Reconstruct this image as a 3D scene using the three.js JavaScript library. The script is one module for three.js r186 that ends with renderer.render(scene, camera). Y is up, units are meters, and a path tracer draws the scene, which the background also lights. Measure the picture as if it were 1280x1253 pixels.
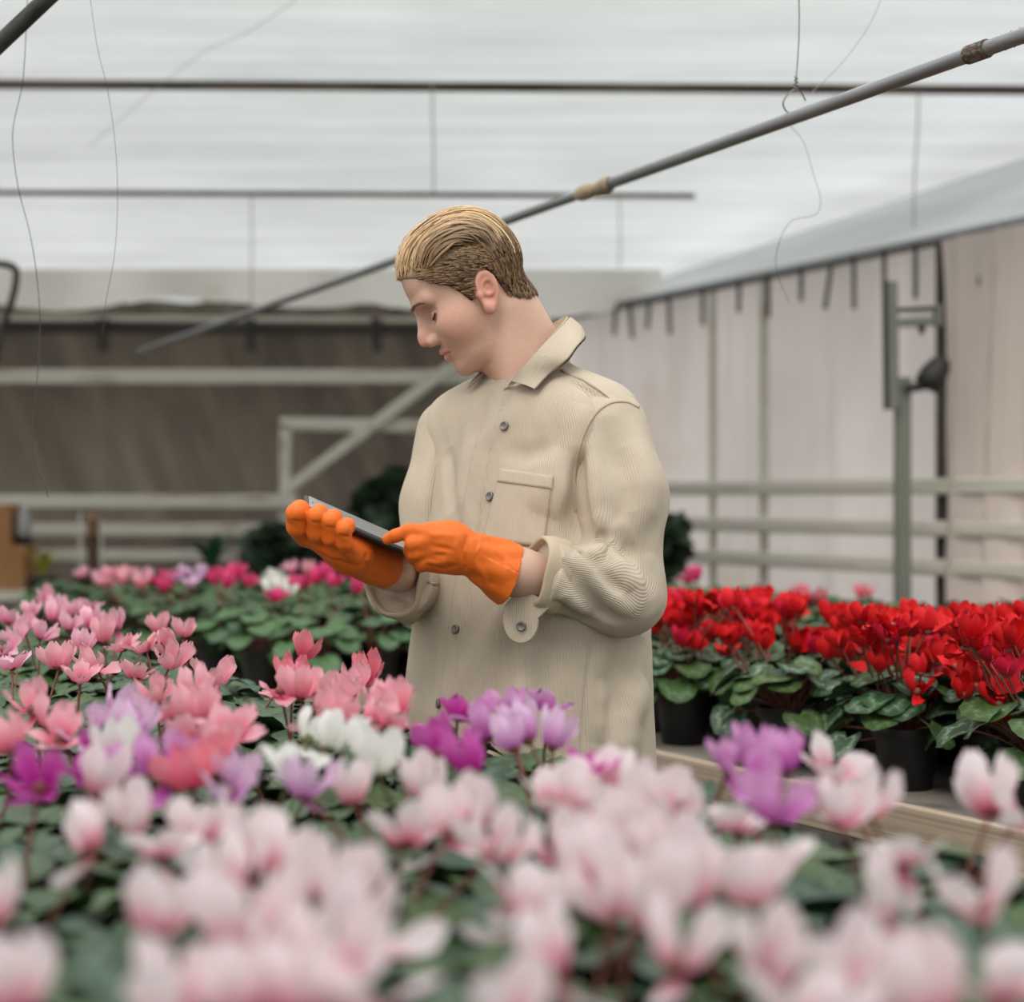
import * as THREE from 'three';
import { mergeGeometries } from 'three/addons/utils/BufferGeometryUtils.js';
import { RoundedBoxGeometry } from 'three/addons/geometries/RoundedBoxGeometry.js';

// ---------------------------------------------------------------- camera, sky, light, exposure
const W = 1280, HH = 1253, F = 2200, EYE = 1.32;
const scene = new THREE.Scene();
const camera = new THREE.PerspectiveCamera(2 * Math.atan(HH / 2 / F) * 180 / Math.PI, W / HH, 0.05, 200);
camera.position.set(0, EYE, 0);
camera.lookAt(0, EYE, -1);
camera.focus = 2.66;
camera.userData.fStop = 2.65;
const renderer = new THREE.WebGLRenderer({ antialias: true });
renderer.toneMapping = THREE.LinearToneMapping;
renderer.toneMappingExposure = 1.0;
renderer.shadowMap.enabled = true;
{ // overcast sky: brightest overhead, dimming evenly towards the horizon all round
  const w = 64, h = 32, d = new Float32Array(w * h * 4);
  for (let y = 0; y < h; y++) for (let x = 0; x < w; x++) {
    const up = Math.max(0, Math.sin(((y + 0.5) / h - 0.5) * Math.PI)), l = 2.1 * (1 + 1.2 * up) / 2.2;
    d.set([l * 0.985, l, l * 1.01, 1], (y * w + x) * 4);
  }
  const t = new THREE.DataTexture(d, w, h, THREE.RGBAFormat, THREE.FloatType);
  t.mapping = THREE.EquirectangularReflectionMapping; t.magFilter = THREE.LinearFilter; t.needsUpdate = true;
  scene.background = t;
}
const sun = new THREE.DirectionalLight(0xfff4e6, 1.1); // hazy sun behind thin cloud
sun.position.set(-3, 11, 5); sun.target.position.set(0, 0.8, -4); sun.shadow.radius = 40;
sun.castShadow = true; sun.shadow.mapSize.set(2048, 2048);
Object.assign(sun.shadow.camera, { left: -9, right: 9, top: 9, bottom: -9, near: 0.5, far: 40 });
scene.add(sun, sun.target);

// ---------------------------------------------------------------- helpers
let seed = 7;
const R = () => { seed = (seed + 0x6d2b79f5) | 0; let t = Math.imul(seed ^ (seed >>> 15), 1 | seed); t = (t + Math.imul(t ^ (t >>> 7), 61 | t)) ^ t; return ((t ^ (t >>> 14)) >>> 0) / 4294967296; };
const rr = (a, b) => a + (b - a) * R();
const V = (x, y, z) => new THREE.Vector3(x, y, z);
const at = (px, py, D) => V((px - 640) / F * D, EYE + (626.5 - py) / F * D, -D); // a point seen at that pixel, D metres away
const clamp = THREE.MathUtils.clamp, lerp = THREE.MathUtils.lerp, sstep = (x, a, b) => { const t = clamp((x - a) / (b - a), 0, 1); return t * t * (3 - 2 * t); };
const hash = (x, y) => { let h = Math.imul(x | 0, 374761393) + Math.imul(y | 0, 668265263) | 0; h = Math.imul(h ^ (h >>> 13), 1274126177); return ((h ^ (h >>> 16)) >>> 0) / 4294967296; };
function vnoise(x, y, wx = 1e9, wy = 1e9) { // tileable value noise
  const ix = Math.floor(x), iy = Math.floor(y), fx = x - ix, fy = y - iy, u = fx * fx * (3 - 2 * fx), v = fy * fy * (3 - 2 * fy);
  const m = (a, w) => ((a % w) + w) % w, a = m(ix, wx), b = m(ix + 1, wx), c = m(iy, wy), e = m(iy + 1, wy);
  return lerp(lerp(hash(a, c), hash(b, c), u), lerp(hash(a, e), hash(b, e), u), v);
}
function fbm(x, y, wx, wy, o = 4) { let s = 0, a = 0.5, n = 0; for (let i = 0; i < o; i++) { s += a * vnoise(x, y, wx, wy); n += a; a *= 0.5; x *= 2; y *= 2; wx *= 2; wy *= 2; } return s / n; }
function tex(w, h, fn, srgb = true) { // fn(u, v) -> [r, g, b] 0..1 (sRGB values when srgb)
  const d = new Uint8Array(w * h * 4);
  for (let y = 0; y < h; y++) for (let x = 0; x < w; x++) { const c = fn((x + 0.5) / w, (y + 0.5) / h), i = (y * w + x) * 4; for (let k = 0; k < 3; k++) d[i + k] = clamp(c[k], 0, 1) * 255; d[i + 3] = 255; }
  const t = new THREE.DataTexture(d, w, h); t.magFilter = THREE.LinearFilter; t.wrapS = t.wrapT = THREE.RepeatWrapping; if (srgb) t.colorSpace = THREE.SRGBColorSpace; t.needsUpdate = true; return t;
}
const rep = (t, x, y) => { const c = t.clone(); c.repeat.set(x, y); c.needsUpdate = true; return c; };
const mat = (color, roughness = 0.7, o = {}) => new THREE.MeshPhysicalMaterial({ color, roughness, side: THREE.DoubleSide, ...o });
const used = new Map();
function numbered(n) { const k = used.get(n) ?? 0; used.set(n, k + 1); return k ? n + '_' + String(k).padStart(3, '0') : n; }
function mesh(name, geo, m, parent) { const o = new THREE.Mesh(geo, m); o.name = name; o.castShadow = o.receiveShadow = true; if (parent) parent.add(o); return o; }
function tag(o, label, category, group) { Object.assign(o.userData, { label, category }); if (group) o.userData.group = group; return o; }
function single(name, geo, m, label, category, group) { const o = mesh(numbered(name), geo, m, scene); return tag(o, label, category, group); }
function thing(name, pos, label, category, group) { const g = new THREE.Group(); g.name = numbered(name); if (pos) g.position.copy(pos); scene.add(g); return tag(g, label, category, group); }
function struct(name, geo, m, label) { const o = geo ? mesh(name, geo, m, scene) : new THREE.Group(); o.name = name; if (!geo) scene.add(o); o.userData.kind = 'structure'; o.userData.label = label; o.userData.category = name.split('_')[0]; return o; }
function grid(nu, nv, fn, flipUV) { // sheet of nu x nv cells through fn(u, v) -> Vector3, uv in metres when fn returns .uv
  const p = [], uv = [], ix = [];
  for (let j = 0; j <= nv; j++) for (let i = 0; i <= nu; i++) { const q = fn(i / nu, j / nv); p.push(q.x, q.y, q.z); uv.push(...(q.uv ?? [i / nu, j / nv])); }
  for (let j = 0; j < nv; j++) for (let i = 0; i < nu; i++) { const a = j * (nu + 1) + i, b = a + 1, c = a + nu + 1, d = c + 1; ix.push(a, b, d, a, d, c); }
  const g = new THREE.BufferGeometry(); g.setAttribute('position', new THREE.Float32BufferAttribute(p, 3)); g.setAttribute('uv', new THREE.Float32BufferAttribute(uv, 2)); g.setIndex(ix); g.computeVertexNormals(); return g;
}
function tube(points, r, seg = 24, sides = 8, closed = false) { return new THREE.TubeGeometry(new THREE.CatmullRomCurve3(points, closed), seg, r, sides, closed); }
function rod(a, b, r, r2 = r, sides = 12) { // straight pipe with closed ends
  const d = b.clone().sub(a), g = new THREE.CylinderGeometry(r2, r, d.length(), sides);
  g.applyQuaternion(new THREE.Quaternion().setFromUnitVectors(V(0, 1, 0), d.clone().normalize())); g.translate(...a.clone().add(b).multiplyScalar(0.5).toArray()); return g;
}
function bar(a, b, h, t, bevel = 0.004) { // rectangular section bar from a to b
  const d = b.clone().sub(a), g = new RoundedBoxGeometry(d.length(), h, t, 1, Math.min(bevel, h / 3, t / 3)), x = d.clone().normalize(), z = V(x.z, 0, -x.x);
  if (z.length() < 1e-3) z.set(0, 0, 1); z.cross(V(0, 0, 0)).copy(x.clone().cross(V(0, 1, 0))); if (z.length() < 1e-3) z.set(0, 0, 1); z.normalize();
  const y = z.clone().cross(x); g.applyMatrix4(new THREE.Matrix4().makeBasis(x, y, z)); g.translate(...a.clone().add(b).multiplyScalar(0.5).toArray()); return g;
}
// ---- distance fields and surface nets
const smin = (a, b, k) => { const h = Math.max(k - Math.abs(a - b), 0) / k; return Math.min(a, b) - h * h * k * 0.25; };
const smax = (a, b, k) => -smin(-a, -b, k);
function cap(a, b, ra, rb) { // tapered capsule
  const ax = a.x, ay = a.y, az = a.z, bx = b.x - ax, by = b.y - ay, bz = b.z - az, n = 1 / (bx * bx + by * by + bz * bz + 1e-12);
  return (x, y, z) => { const px = x - ax, py = y - ay, pz = z - az; let t = (px * bx + py * by + pz * bz) * n; t = t < 0 ? 0 : t > 1 ? 1 : t; const dx = px - bx * t, dy = py - by * t, dz = pz - bz * t; return Math.sqrt(dx * dx + dy * dy + dz * dz) - (ra + (rb - ra) * t); };
}
function union(list, k) { return (x, y, z) => { let d = list[0](x, y, z); for (let i = 1; i < list.length; i++) d = smin(d, list[i](x, y, z), k); return d; }; }
function chain(pts, rs, k = 0.01) { const l = []; for (let i = 0; i + 1 < pts.length; i++) l.push(cap(pts[i], pts[i + 1], rs[i], rs[i + 1])); return union(l, k); }
const grad = (f, x, y, z, e = 0.0015) => { const g = V(f(x + e, y, z) - f(x - e, y, z), f(x, y + e, z) - f(x, y - e, z), f(x, y, z + e) - f(x, y, z - e)); return g.lengthSq() > 1e-20 ? g.normalize() : g.set(0, 1, 0); };
function nets(f, lo, hi, h, uvOf, colorOf) {
  const nx = Math.ceil((hi[0] - lo[0]) / h) + 1, ny = Math.ceil((hi[1] - lo[1]) / h) + 1, nz = Math.ceil((hi[2] - lo[2]) / h) + 1, val = new Float32Array(nx * ny * nz), sx = 1, sy = nx, sz = nx * ny;
  for (let k = 0, n = 0; k < nz; k++) for (let j = 0; j < ny; j++) for (let i = 0; i < nx; i++, n++) val[n] = f(lo[0] + i * h, lo[1] + j * h, lo[2] + k * h);
  const idx = new Int32Array(nx * ny * nz).fill(-1), pos = [], ix = [], off = [0, sx, sy, sx + sy, sz, sx + sz, sy + sz, sx + sy + sz];
  const edges = [[0, 1], [2, 3], [4, 5], [6, 7], [0, 2], [1, 3], [4, 6], [5, 7], [0, 4], [1, 5], [2, 6], [3, 7]];
  for (let k = 0; k < nz - 1; k++) for (let j = 0; j < ny - 1; j++) for (let i = 0; i < nx - 1; i++) {
    const n = i + j * sy + k * sz; let m = 0; for (let c = 0; c < 8; c++) if (val[n + off[c]] < 0) m |= 1 << c;
    if (m === 0 || m === 255) continue;
    let x = 0, y = 0, z = 0, q = 0;
    for (const [a, b] of edges) if (((m >> a) & 1) !== ((m >> b) & 1)) { const va = val[n + off[a]], t = va / (va - val[n + off[b]]); x += lerp(a & 1, b & 1, t); y += lerp((a >> 1) & 1, (b >> 1) & 1, t); z += lerp(a >> 2, b >> 2, t); q++; }
    idx[n] = pos.length / 3; pos.push(lo[0] + (i + x / q) * h, lo[1] + (j + y / q) * h, lo[2] + (k + z / q) * h);
  }
  const quad = (a, b, c, d, flip) => { if (a < 0 || b < 0 || c < 0 || d < 0) return; flip ? ix.push(a, c, b, a, d, c) : ix.push(a, b, c, a, c, d); };
  for (let k = 1; k < nz - 1; k++) for (let j = 1; j < ny - 1; j++) for (let i = 1; i < nx - 1; i++) {
    const n = i + j * sy + k * sz, s = val[n] < 0;
    if (s !== val[n + sx] < 0) quad(idx[n - sy - sz], idx[n - sz], idx[n], idx[n - sy], !s);
    if (s !== val[n + sy] < 0) quad(idx[n - sx - sz], idx[n - sx], idx[n], idx[n - sz], !s);
    if (s !== val[n + sz] < 0) quad(idx[n - sx - sy], idx[n - sy], idx[n], idx[n - sx], !s);
  }
  const nor = new Float32Array(pos.length), uv = new Float32Array(pos.length / 3 * 2), col = colorOf && new Float32Array(pos.length);
  for (let i = 0; i < pos.length; i += 3) {
    const g = grad(f, pos[i], pos[i + 1], pos[i + 2]); nor.set([g.x, g.y, g.z], i);
    if (uvOf) uv.set(uvOf(pos[i], pos[i + 1], pos[i + 2]), i / 3 * 2);
    if (colorOf) col.set(colorOf(pos[i], pos[i + 1], pos[i + 2]), i);
  }
  const g = new THREE.BufferGeometry(); g.setAttribute('position', new THREE.Float32BufferAttribute(pos, 3)); g.setAttribute('normal', new THREE.BufferAttribute(nor, 3)); g.setAttribute('uv', new THREE.BufferAttribute(uv, 2));
  if (colorOf) g.setAttribute('color', new THREE.BufferAttribute(col, 3)); g.setIndex(ix); return g;
}
function hit(f, px, py, D0 = 2.2, D1 = 3.3) { let D = D0; for (let i = 0; i < 120 && D < D1; i++) { const p = at(px, py, D), d = f(p.x, p.y, p.z); if (d < 0.0004) return p; D += Math.max(d * 0.6, 0.0004); } return null; }
// ---------------------------------------------------------------- the greenhouse
const noiseMap = tex(256, 256, (u, v) => { const n = fbm(u * 8, v * 8, 8, 8, 5); return [n, n, n]; }, false);
const concrete = mat(0xffffff, 0.9, { map: rep(tex(256, 256, (u, v) => { const n = fbm(u * 6, v * 6, 6, 6, 6), s = fbm(u * 40 + 3, v * 40, 40, 40, 2); const c = 0.36 + 0.16 * (n - 0.5) + 0.1 * (s - 0.5); return [c, c * 0.97, c * 0.92]; }), 0.5, 0.5), bumpMap: rep(noiseMap, 0.7, 0.7), bumpScale: 0.003 });
{ const g = new THREE.BoxGeometry(60, 0.2, 60, 1, 1, 1); const uv = g.attributes.uv; for (let i = 0; i < uv.count; i++) uv.setXY(i, uv.getX(i) * 60, uv.getY(i) * 60); g.translate(0, -0.1, 0); struct('floor', g, concrete, 'grey concrete floor of the greenhouse'); }

// where the side wall stands: it runs away at an angle, parallel to the benches
const WALL_D = 9, sideX = (D) => 0.245 + (WALL_D - D) * 0.61;
const inside = (x, D) => (sideX(D) - x) * 0.854; // distance from the side wall
const railH = (D) => EYE + 0.925 + (WALL_D - D) * 0.028; // pipe along the top of the side wall
function roofY(x, D) { const ridge = 0.4; return EYE + 1.0 + 0.245 * (WALL_D - Math.max(D, ridge) - Math.max(0, ridge - D)); }
// film: grey streaks of dust and condensation dried along the folds
const filmTex = tex(512, 512, (u, v) => { const s = fbm(u * 3, v * 48, 3, 48, 4), n = fbm(u * 6 + 5, v * 12, 6, 12, 4), c = 0.93 + 0.10 * (s - 0.5) + 0.08 * (n - 0.5); return [c * 0.985, c, c]; });
const film = mat(0xffffff, 1, { map: filmTex, transmission: 0.38, thickness: 0, specularIntensity: 0.25 });
{
  const sheet = (d0, d1, n) => grid(120, n, (u, v) => {
    const D = lerp(d0, d1, v), x = lerp(-7.5, sideX(D) + 0.854 * Math.min(2.8 * (roofY(0, D) - railH(D)), 2.4) + 0.03, u);
    let y = roofY(x, D) + 0.025;
    y += 0.012 * Math.sin(D * 17 + 1.5 * Math.sin(x * 0.8)) * sstep(fbm(x * 0.5 + 9, D * 1.4, 1e9, 1e9, 2), 0.35, 0.7) + 0.035 * (fbm(x * 0.7, D * 2.3, 1e9, 1e9, 3) - 0.5);
    const p = V(x, y, -D); p.uv = [x / 3, D / 3]; return p;
  });
  // the film stops either side of the roof vent, which stands open over the benches
  struct('ceiling', mergeGeometries([sheet(WALL_D + 0.3, 5.2, 70), sheet(-0.8, -4.5, 30)]), film, 'translucent white plastic film roof with faint horizontal wrinkles');
  const band = grid(150, 24, (u, v) => { // film from the side wall's top pipe up and out to the roof
    const D = lerp(WALL_D + 0.3, -4.5, u), y = lerp(railH(D) + 0.01, roofY(0, D) + 0.03, v), out = 2.8 * (y - railH(D)), s = D * 1.17, m = Math.sin(Math.PI * Math.min(1, v * 1.1));
    const n = -0.03 + Math.min(out, 2.4) + m * (0.16 * (fbm(s * 1.6 + y * 1.3, y * 2 - s * 0.8, 1e9, 1e9, 3) - 0.5) + 0.03 * Math.sin(s * 5 + y * 9));
    const p = V(sideX(D) + n * 0.854, y, -D + n * 0.52); p.uv = [s / 3, y / 3]; return p;
  });
  struct('wall_upper', band, film, 'crumpled white film between the side wall pipe and the roof');
}
const rust = mat(0xffffff, 0.75, { map: tex(128, 128, (u, v) => { const n = fbm(u * 24, v * 6, 24, 6, 4), m = sstep(n, 0.42, 0.62); return [lerp(0.31, 0.47, m), lerp(0.26, 0.43, m), lerp(0.22, 0.38, m)]; }), metalness: 0.2 });
const galv = mat(0xffffff, 0.42, { metalness: 0.55, map: tex(128, 128, (u, v) => { const n = fbm(u * 20, v * 8, 20, 8, 4); const c = 0.52 + 0.16 * (n - 0.5); return [c, c, c * 1.01]; }) });
const darkSteel = mat(0x55524d, 0.6, { metalness: 0.4, map: noiseMap });
const palePaint = mat(0xffffff, 0.6, { map: tex(128, 64, (u, v) => { const n = fbm(u * 16, v * 5, 16, 5, 5), m = sstep(n, 0.6, 0.75); return [0.78 - 0.17 * m, 0.765 - 0.2 * m, 0.715 - 0.22 * m]; }) });
function hoop(py, r, label) { // roof purlin along the pixel row, just under the film
  let D = 7; for (let i = 0; i < 60; i++) D += ((roofY(-1, D) - EYE - 0.01) * F / D - (626.5 - py)) * 0.004;
  const pts = []; for (let i = 0; i <= 40; i++) { const x = lerp(-6, D < 7 ? sideX(D) + 0.3 : 0.79, i / 40), Dd = D + 0.012 * x; pts.push(V(x, roofY(x, Dd) - r - 0.012, -Dd)); }
  single('roof_purlin', tube(pts, r, 120, 8), rust, label, 'purlin', 'roof purlins');
}
hoop(102, 0.019, 'weathered brown purlin under the film roof, the thicker and higher of two');
hoop(240, 0.012, 'thin brown purlin under the film roof, lower of two and nearer the back wall');

// back wall: grey-brown tarpaulin hanging in slanting folds
const tarpTex = tex(512, 512, (u, v) => { const s = fbm((u + 0.25 * v) * 22, v * 3, 22, 3, 4), n = fbm(u * 7, v * 7 + 4, 7, 7, 4), c = 0.49 + 0.16 * (s - 0.5) + 0.12 * (n - 0.5); return [c, c * 0.925, c * 0.83]; });
const tarp = mat(0xffffff, 0.95, { map: tarpTex, transmission: 0.2, thickness: 0, specularIntensity: 0.2 });
{
  const g = grid(170, 60, (u, v) => {
    const x = lerp(-7.5, sideX(WALL_D) + 0.02, u), y = lerp(0, roofY(x, WALL_D) + 0.02, v), s = x * 1.0 + 0.55 * y;
    const z = 0.075 * Math.sin(s * 17 + 2 * Math.sin(s * 2.1)) * (0.4 + fbm(s * 1.3, y, 1e9, 1e9, 2)) + 0.05 * (fbm(s * 4, y * 1.5, 1e9, 1e9, 3) - 0.5);
    const p = V(x, y, -WALL_D + z); p.uv = [x / 2.4, y / 2.4]; return p;
  });
  struct('wall_back', g, tarp, 'grey-brown tarpaulin back wall hanging in slanting folds');
}
// side wall: pale pinkish film behind the red flowers
const sideTex = tex(512, 512, (u, v) => { const s = fbm(u * 16, v * 3, 16, 3, 4), n = fbm(u * 6, v * 6 + 4, 6, 6, 5), st = sstep(fbm(u * 5 + 2, v * 4, 5, 4, 4), 0.55, 0.75), c = 0.86 + 0.12 * (s - 0.5) + 0.06 * (n - 0.5); return [c * (1 - 0.05 * st), c * (0.955 - 0.07 * st), c * (0.925 - 0.1 * st)]; });
const sideFilm = mat(0xffffff, 1, { map: sideTex, transmission: 0.8, thickness: 0, specularIntensity: 0.2 });
{
  const g = grid(260, 40, (u, v) => {
    const D = lerp(WALL_D, -4.5, u), top = railH(D) + 0.02, y = lerp(0, top, v), s = D * 1.17;
    const n = 0.035 * Math.sin(s * 11 + 1.3 * Math.sin(s * 3)) * (0.5 + 0.5 * Math.sin(s * 1.7)) + 0.05 * (fbm(s * 3, y * 1.2, 1e9, 1e9, 3) - 0.5);
    const p = V(sideX(D) + 0.03 + n * 0.854, y, -D + n * 0.52); p.uv = [s / 2.4, y / 2.4]; return p;
  });
  struct('wall_right', g, sideFilm, 'pale pinkish plastic film wall behind the red flowers');
  const l = grid(60, 20, (u, v) => { const D = lerp(WALL_D, -4.5, u), y = lerp(0, roofY(-7.4, D), v), p = V(-7.45 + 0.05 * (fbm(D * 2, y, 1e9, 1e9, 3) - 0.5), y, -D); p.uv = [D / 2.4, y / 2.4]; return p; });
  struct('wall_left', l, sideFilm, 'pale plastic film wall opposite the red flowers');
}
// cream sheet lapping down from the eave in front of the tarpaulin, lower edge wavy
{
  const cream = mat(0xffffff, 1, { map: tex(256, 128, (u, v) => { const n = fbm(u * 10, v * 8, 10, 8, 4), s = sstep(fbm(u * 5 + 1, v * 9, 5, 9, 3), 0.62, 0.78), c = 0.95 + 0.06 * (n - 0.5); return [c * (1 - 0.06 * s), c * (0.985 - 0.1 * s), c * (0.955 - 0.14 * s)]; }), specularIntensity: 0.2 });
  const D = 8.42, g = grid(150, 8, (u, v) => {
    const x = lerp(-3.2, 0.72, u), px = 640 + x / D * F;
    const low = 379 + 7 * Math.sin(px * 0.021) + 8 * (fbm(px * 0.03, 1, 1e9, 1e9, 2) - 0.5) + 14 * sstep(px, 430, 520) - 34 * sstep(px, 740, 870);
    const yb = EYE + (626.5 - low) / F * D, yt = roofY(x, D) - 0.03, y = lerp(yb, yt, v);
    const p = V(x, y, -D - 0.02 + 0.025 * Math.sin(x * 9) * (1 - v) + 0.03 * (1 - v) * (fbm(x * 3, 2, 1e9, 1e9, 2) - 0.5)); p.uv = [x / 2, y / 1]; return p;
  });
  single('eave_sheet', g, cream, 'cream plastic sheet hanging from the eave with a wavy lower edge', 'plastic sheet');
}
// rails and frames on the back wall
const railsB = 'pale rails along the back wall';
function railB(x0, x1, py, h, D, label, name = 'wall_rail') { single(name, bar(at(x0, py, D), at(x1, py, D), h, 0.04, 0.008), palePaint, label, 'rail'); }
{
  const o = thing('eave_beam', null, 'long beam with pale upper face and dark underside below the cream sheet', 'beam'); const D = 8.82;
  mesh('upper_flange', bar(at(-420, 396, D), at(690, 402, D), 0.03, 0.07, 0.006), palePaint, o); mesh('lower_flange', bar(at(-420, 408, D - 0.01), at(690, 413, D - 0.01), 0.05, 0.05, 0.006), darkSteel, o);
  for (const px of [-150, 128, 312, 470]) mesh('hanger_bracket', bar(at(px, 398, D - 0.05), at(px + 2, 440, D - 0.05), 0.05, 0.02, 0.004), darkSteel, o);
}
railB(-420, 690, 471, 0.072, 8.7, 'thick pale pipe rail crossing the tarpaulin at head height');
railB(-420, 372, 627, 0.066, 8.5, 'pale rail on the tarpaulin, uppermost of the three low rails by the wooden box');
railB(-420, 335, 662, 0.062, 8.5, 'pale rail on the tarpaulin, middle of the three low rails by the wooden box');
railB(-420, 330, 694, 0.058, 8.5, 'pale rail on the tarpaulin, lowest of the three low rails by the wooden box');
{
  const o = thing('brace_frame', null, 'pale pipe frame with a short post and a diagonal brace behind the tablet', 'frame'), D = 8.55;
  mesh('top_rail', bar(at(350, 530, D), at(690, 536, D), 0.062, 0.05, 0.008), palePaint, o);
  mesh('post', bar(at(357, 530, D), V(at(355, 0, D).x, 0.001, -D), 0.055, 0.05, 0.008), palePaint, o);
  mesh('diagonal_brace', bar(at(352, 618, D - 0.05), at(580, 446, D - 0.05), 0.055, 0.04, 0.008), palePaint, o);
}
for (const px of [-140]) { const D = 8.56; single('wall_post', bar(at(px, 380, D), V((px - 640) / F * D, 0.001, -D), 0.06, 0.05), palePaint, 'pale wall post carrying the low rails beyond the wooden box', 'post'); }

// top pipe of the side wall with the straps that hang from it
{
  const o = thing('side_wall_pipe', null, 'grey steel pipe running along the top of the pale side wall', 'pipe');
  const a = 8.95, b = 1.5, p = (D, e = 0.05, dy = 0) => V(sideX(D) - e, railH(D) + dy, -D);
  mesh('pipe', rod(p(a), p(b), 0.024), galv, o);
  const strap = mat(0x6a655f, 0.8, { map: noiseMap });
  const strapG = new RoundedBoxGeometry(0.03, 0.24, 0.006, 1, 0.002);
  for (const [px, len, lean] of [[812, 1, 0.1], [838, 1.3, -0.05], [880, 1.2, 0], [925, 1.0, 0.02], [962, 1.3, 0], [1003, 1.0, 0], [1037, 1.4, 0.2], [1069, 1.5, 0], [1107, 1.2, 0], [1146, 1.5, 0], [1232, 1.5, 0.25], [1254, 1.5, 0.25], [770, 1.0, 0.1], [790, 1.2, -0.1]]) {
    const D = (() => { let d = 7; for (let i = 0; i < 40; i++) d = 0.5 * d + 0.5 * ((0.245 + 0.61 * WALL_D - 0.07) / ((px - 640) / F + 0.61)); return d; })();
    const m = mesh('strap', strapG, strap, o); m.scale.set(0.75, 0.6 * len, 1); m.position.copy(p(D, 0.075, -0.07 * len)); m.rotation.set(0, 0.6, -lean);
  }
}
// low rails of the side wall
for (const [k, h, lab] of [[0, 0.055, 'upper'], [1, -0.105, 'middle'], [2, -0.25, 'lower']]) {
  const p = (D) => V(sideX(D) - 0.1, EYE + h, -D); single('side_rail', bar(p(k ? 8.0 : 8.7), p(1.5), 0.06, 0.045, 0.01), palePaint, lab + ' of three pale rails along the pale side wall', 'rail');
}
{
  const wood = mat(0x5a5048, 0.85, { map: noiseMap });
  for (const [px, w, c] of [[894, 0.03, 'galv'], [958, 0.035, ''], [1186, 0.07, 'dark']]) {
    const D = 0.245 + 0.61 * WALL_D, d = (D - 0.02) / ((px - 640) / F + 0.61);
    single('side_wall_post', bar(V(sideX(d) - 0.03, 0.001, -d), V(sideX(d) - 0.03, railH(d) - 0.02, -d), w, 0.05, 0.004), c === 'dark' ? wood : palePaint,
      c === 'dark' ? 'dark upright post of the side wall at the edge of the gathered curtain' : c === 'galv' ? 'slim grey upright post of the side wall next to the cream sheet' : 'slim brownish upright post on the pale side wall', 'post');
  }
  // gathered curtain in front of the side wall
  const curtain = mat(0xffffff, 1, { map: tex(256, 256, (u, v) => { const s = fbm(u * 14, v * 3, 14, 3, 4), n = fbm(u * 6 + 1, v * 6, 6, 6, 4), c = 0.93 + 0.1 * (s - 0.5) + 0.06 * (n - 0.5); return [c, c * 0.97, c * 0.945]; }), transmission: 0.45, thickness: 0, specularIntensity: 0.2, color: 0xf7f2f0 });
  const d0 = 6.5, d1 = 4.9, g = grid(90, 30, (u, v) => {
    const t = lerp(d0, d1, u), y = lerp(0.35, railH(t) - 0.02, v), pinch = 1 - v, s = u * 60 + 7 * (1 - v) * (0.5 + u);
    const n = (0.02 + 0.02 * pinch) * Math.sin(s) + 0.015 * Math.sin(s * 2.3 + 1) - 0.2, D = t - 0.05 * pinch * (1 - u);
    const p = V(sideX(D) + n * 0.854, y, -D + n * 0.52); p.uv = [t / 1.2, y / 2.4]; return p;
  });
  single('side_curtain', g, curtain, 'gathered pale film curtain in slanting folds behind the red flowers', 'curtain');
}
// winch post in front of the side wall
{
  const D = 6.35, o = thing('winch_post', V((1128 - 640) / F * D, 0, -D), 'grey-green steel post with a bracket and dark winch in front of the side wall', 'post');
  const L = (px, py, dz = 0) => at(px, py, D - dz).sub(o.position), green = mat(0x8a8d80, 0.55, { metalness: 0.3, map: rep(tex(64, 128, (u, v) => { const n = 0.85 + 0.25 * (fbm(u * 8, v * 16, 8, 16, 3) - 0.5); return [n, n, n]; }), 1, 1) }), dark = mat(0x34322f, 0.6, { metalness: 0.3 });
  mesh('post', bar(V(0, 0.001, 0), L(1128, 472), 0.055, 0.05), green, o);
  const ch = mesh('channel', bar(L(1117, 512, 0.05), L(1115, 352, 0.05), 0.036, 0.03, 0.003), green, o); mesh('channel_lip', bar(L(1109, 512, 0.03), L(1107, 352, 0.03), 0.016, 0.06, 0.003), dark, ch);
  const arm = mesh('bracket_arm', bar(L(1120, 404, 0.05), L(1174, 401, 0.05), 0.032, 0.03, 0.003), green, o); mesh('slotted_plate', bar(L(1120, 388, 0.04), L(1174, 386, 0.04), 0.014, 0.05, 0.002), dark, arm); mesh('end_plate', bar(L(1172, 408, 0.05), L(1172, 382, 0.05), 0.02, 0.06, 0.003), green, arm);
  const cone = new THREE.ConeGeometry(0.018, 0.04, 10); cone.rotateX(Math.PI); cone.translate(...L(1152, 415, 0.05).toArray()); mesh('tip_bolt', cone, dark, arm);
  const w = new THREE.LatheGeometry([[0, -0.05], [0.045, -0.045], [0.052, 0], [0.04, 0.05], [0.022, 0.075], [0, 0.08]].map(([r, y]) => new THREE.Vector2(r, y)), 20); w.rotateZ(-0.6); w.translate(...L(1166, 470, 0.04).toArray());
  const wm = mesh('winch_drum', w, dark, o); mesh('winch_shaft', rod(L(1132, 486, 0.04), L(1160, 482, 0.04), 0.016), dark, wm); mesh('crank_stub', bar(L(1176, 500, 0.04), L(1175, 522, 0.04), 0.02, 0.02, 0.003), dark, wm);
}
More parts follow.
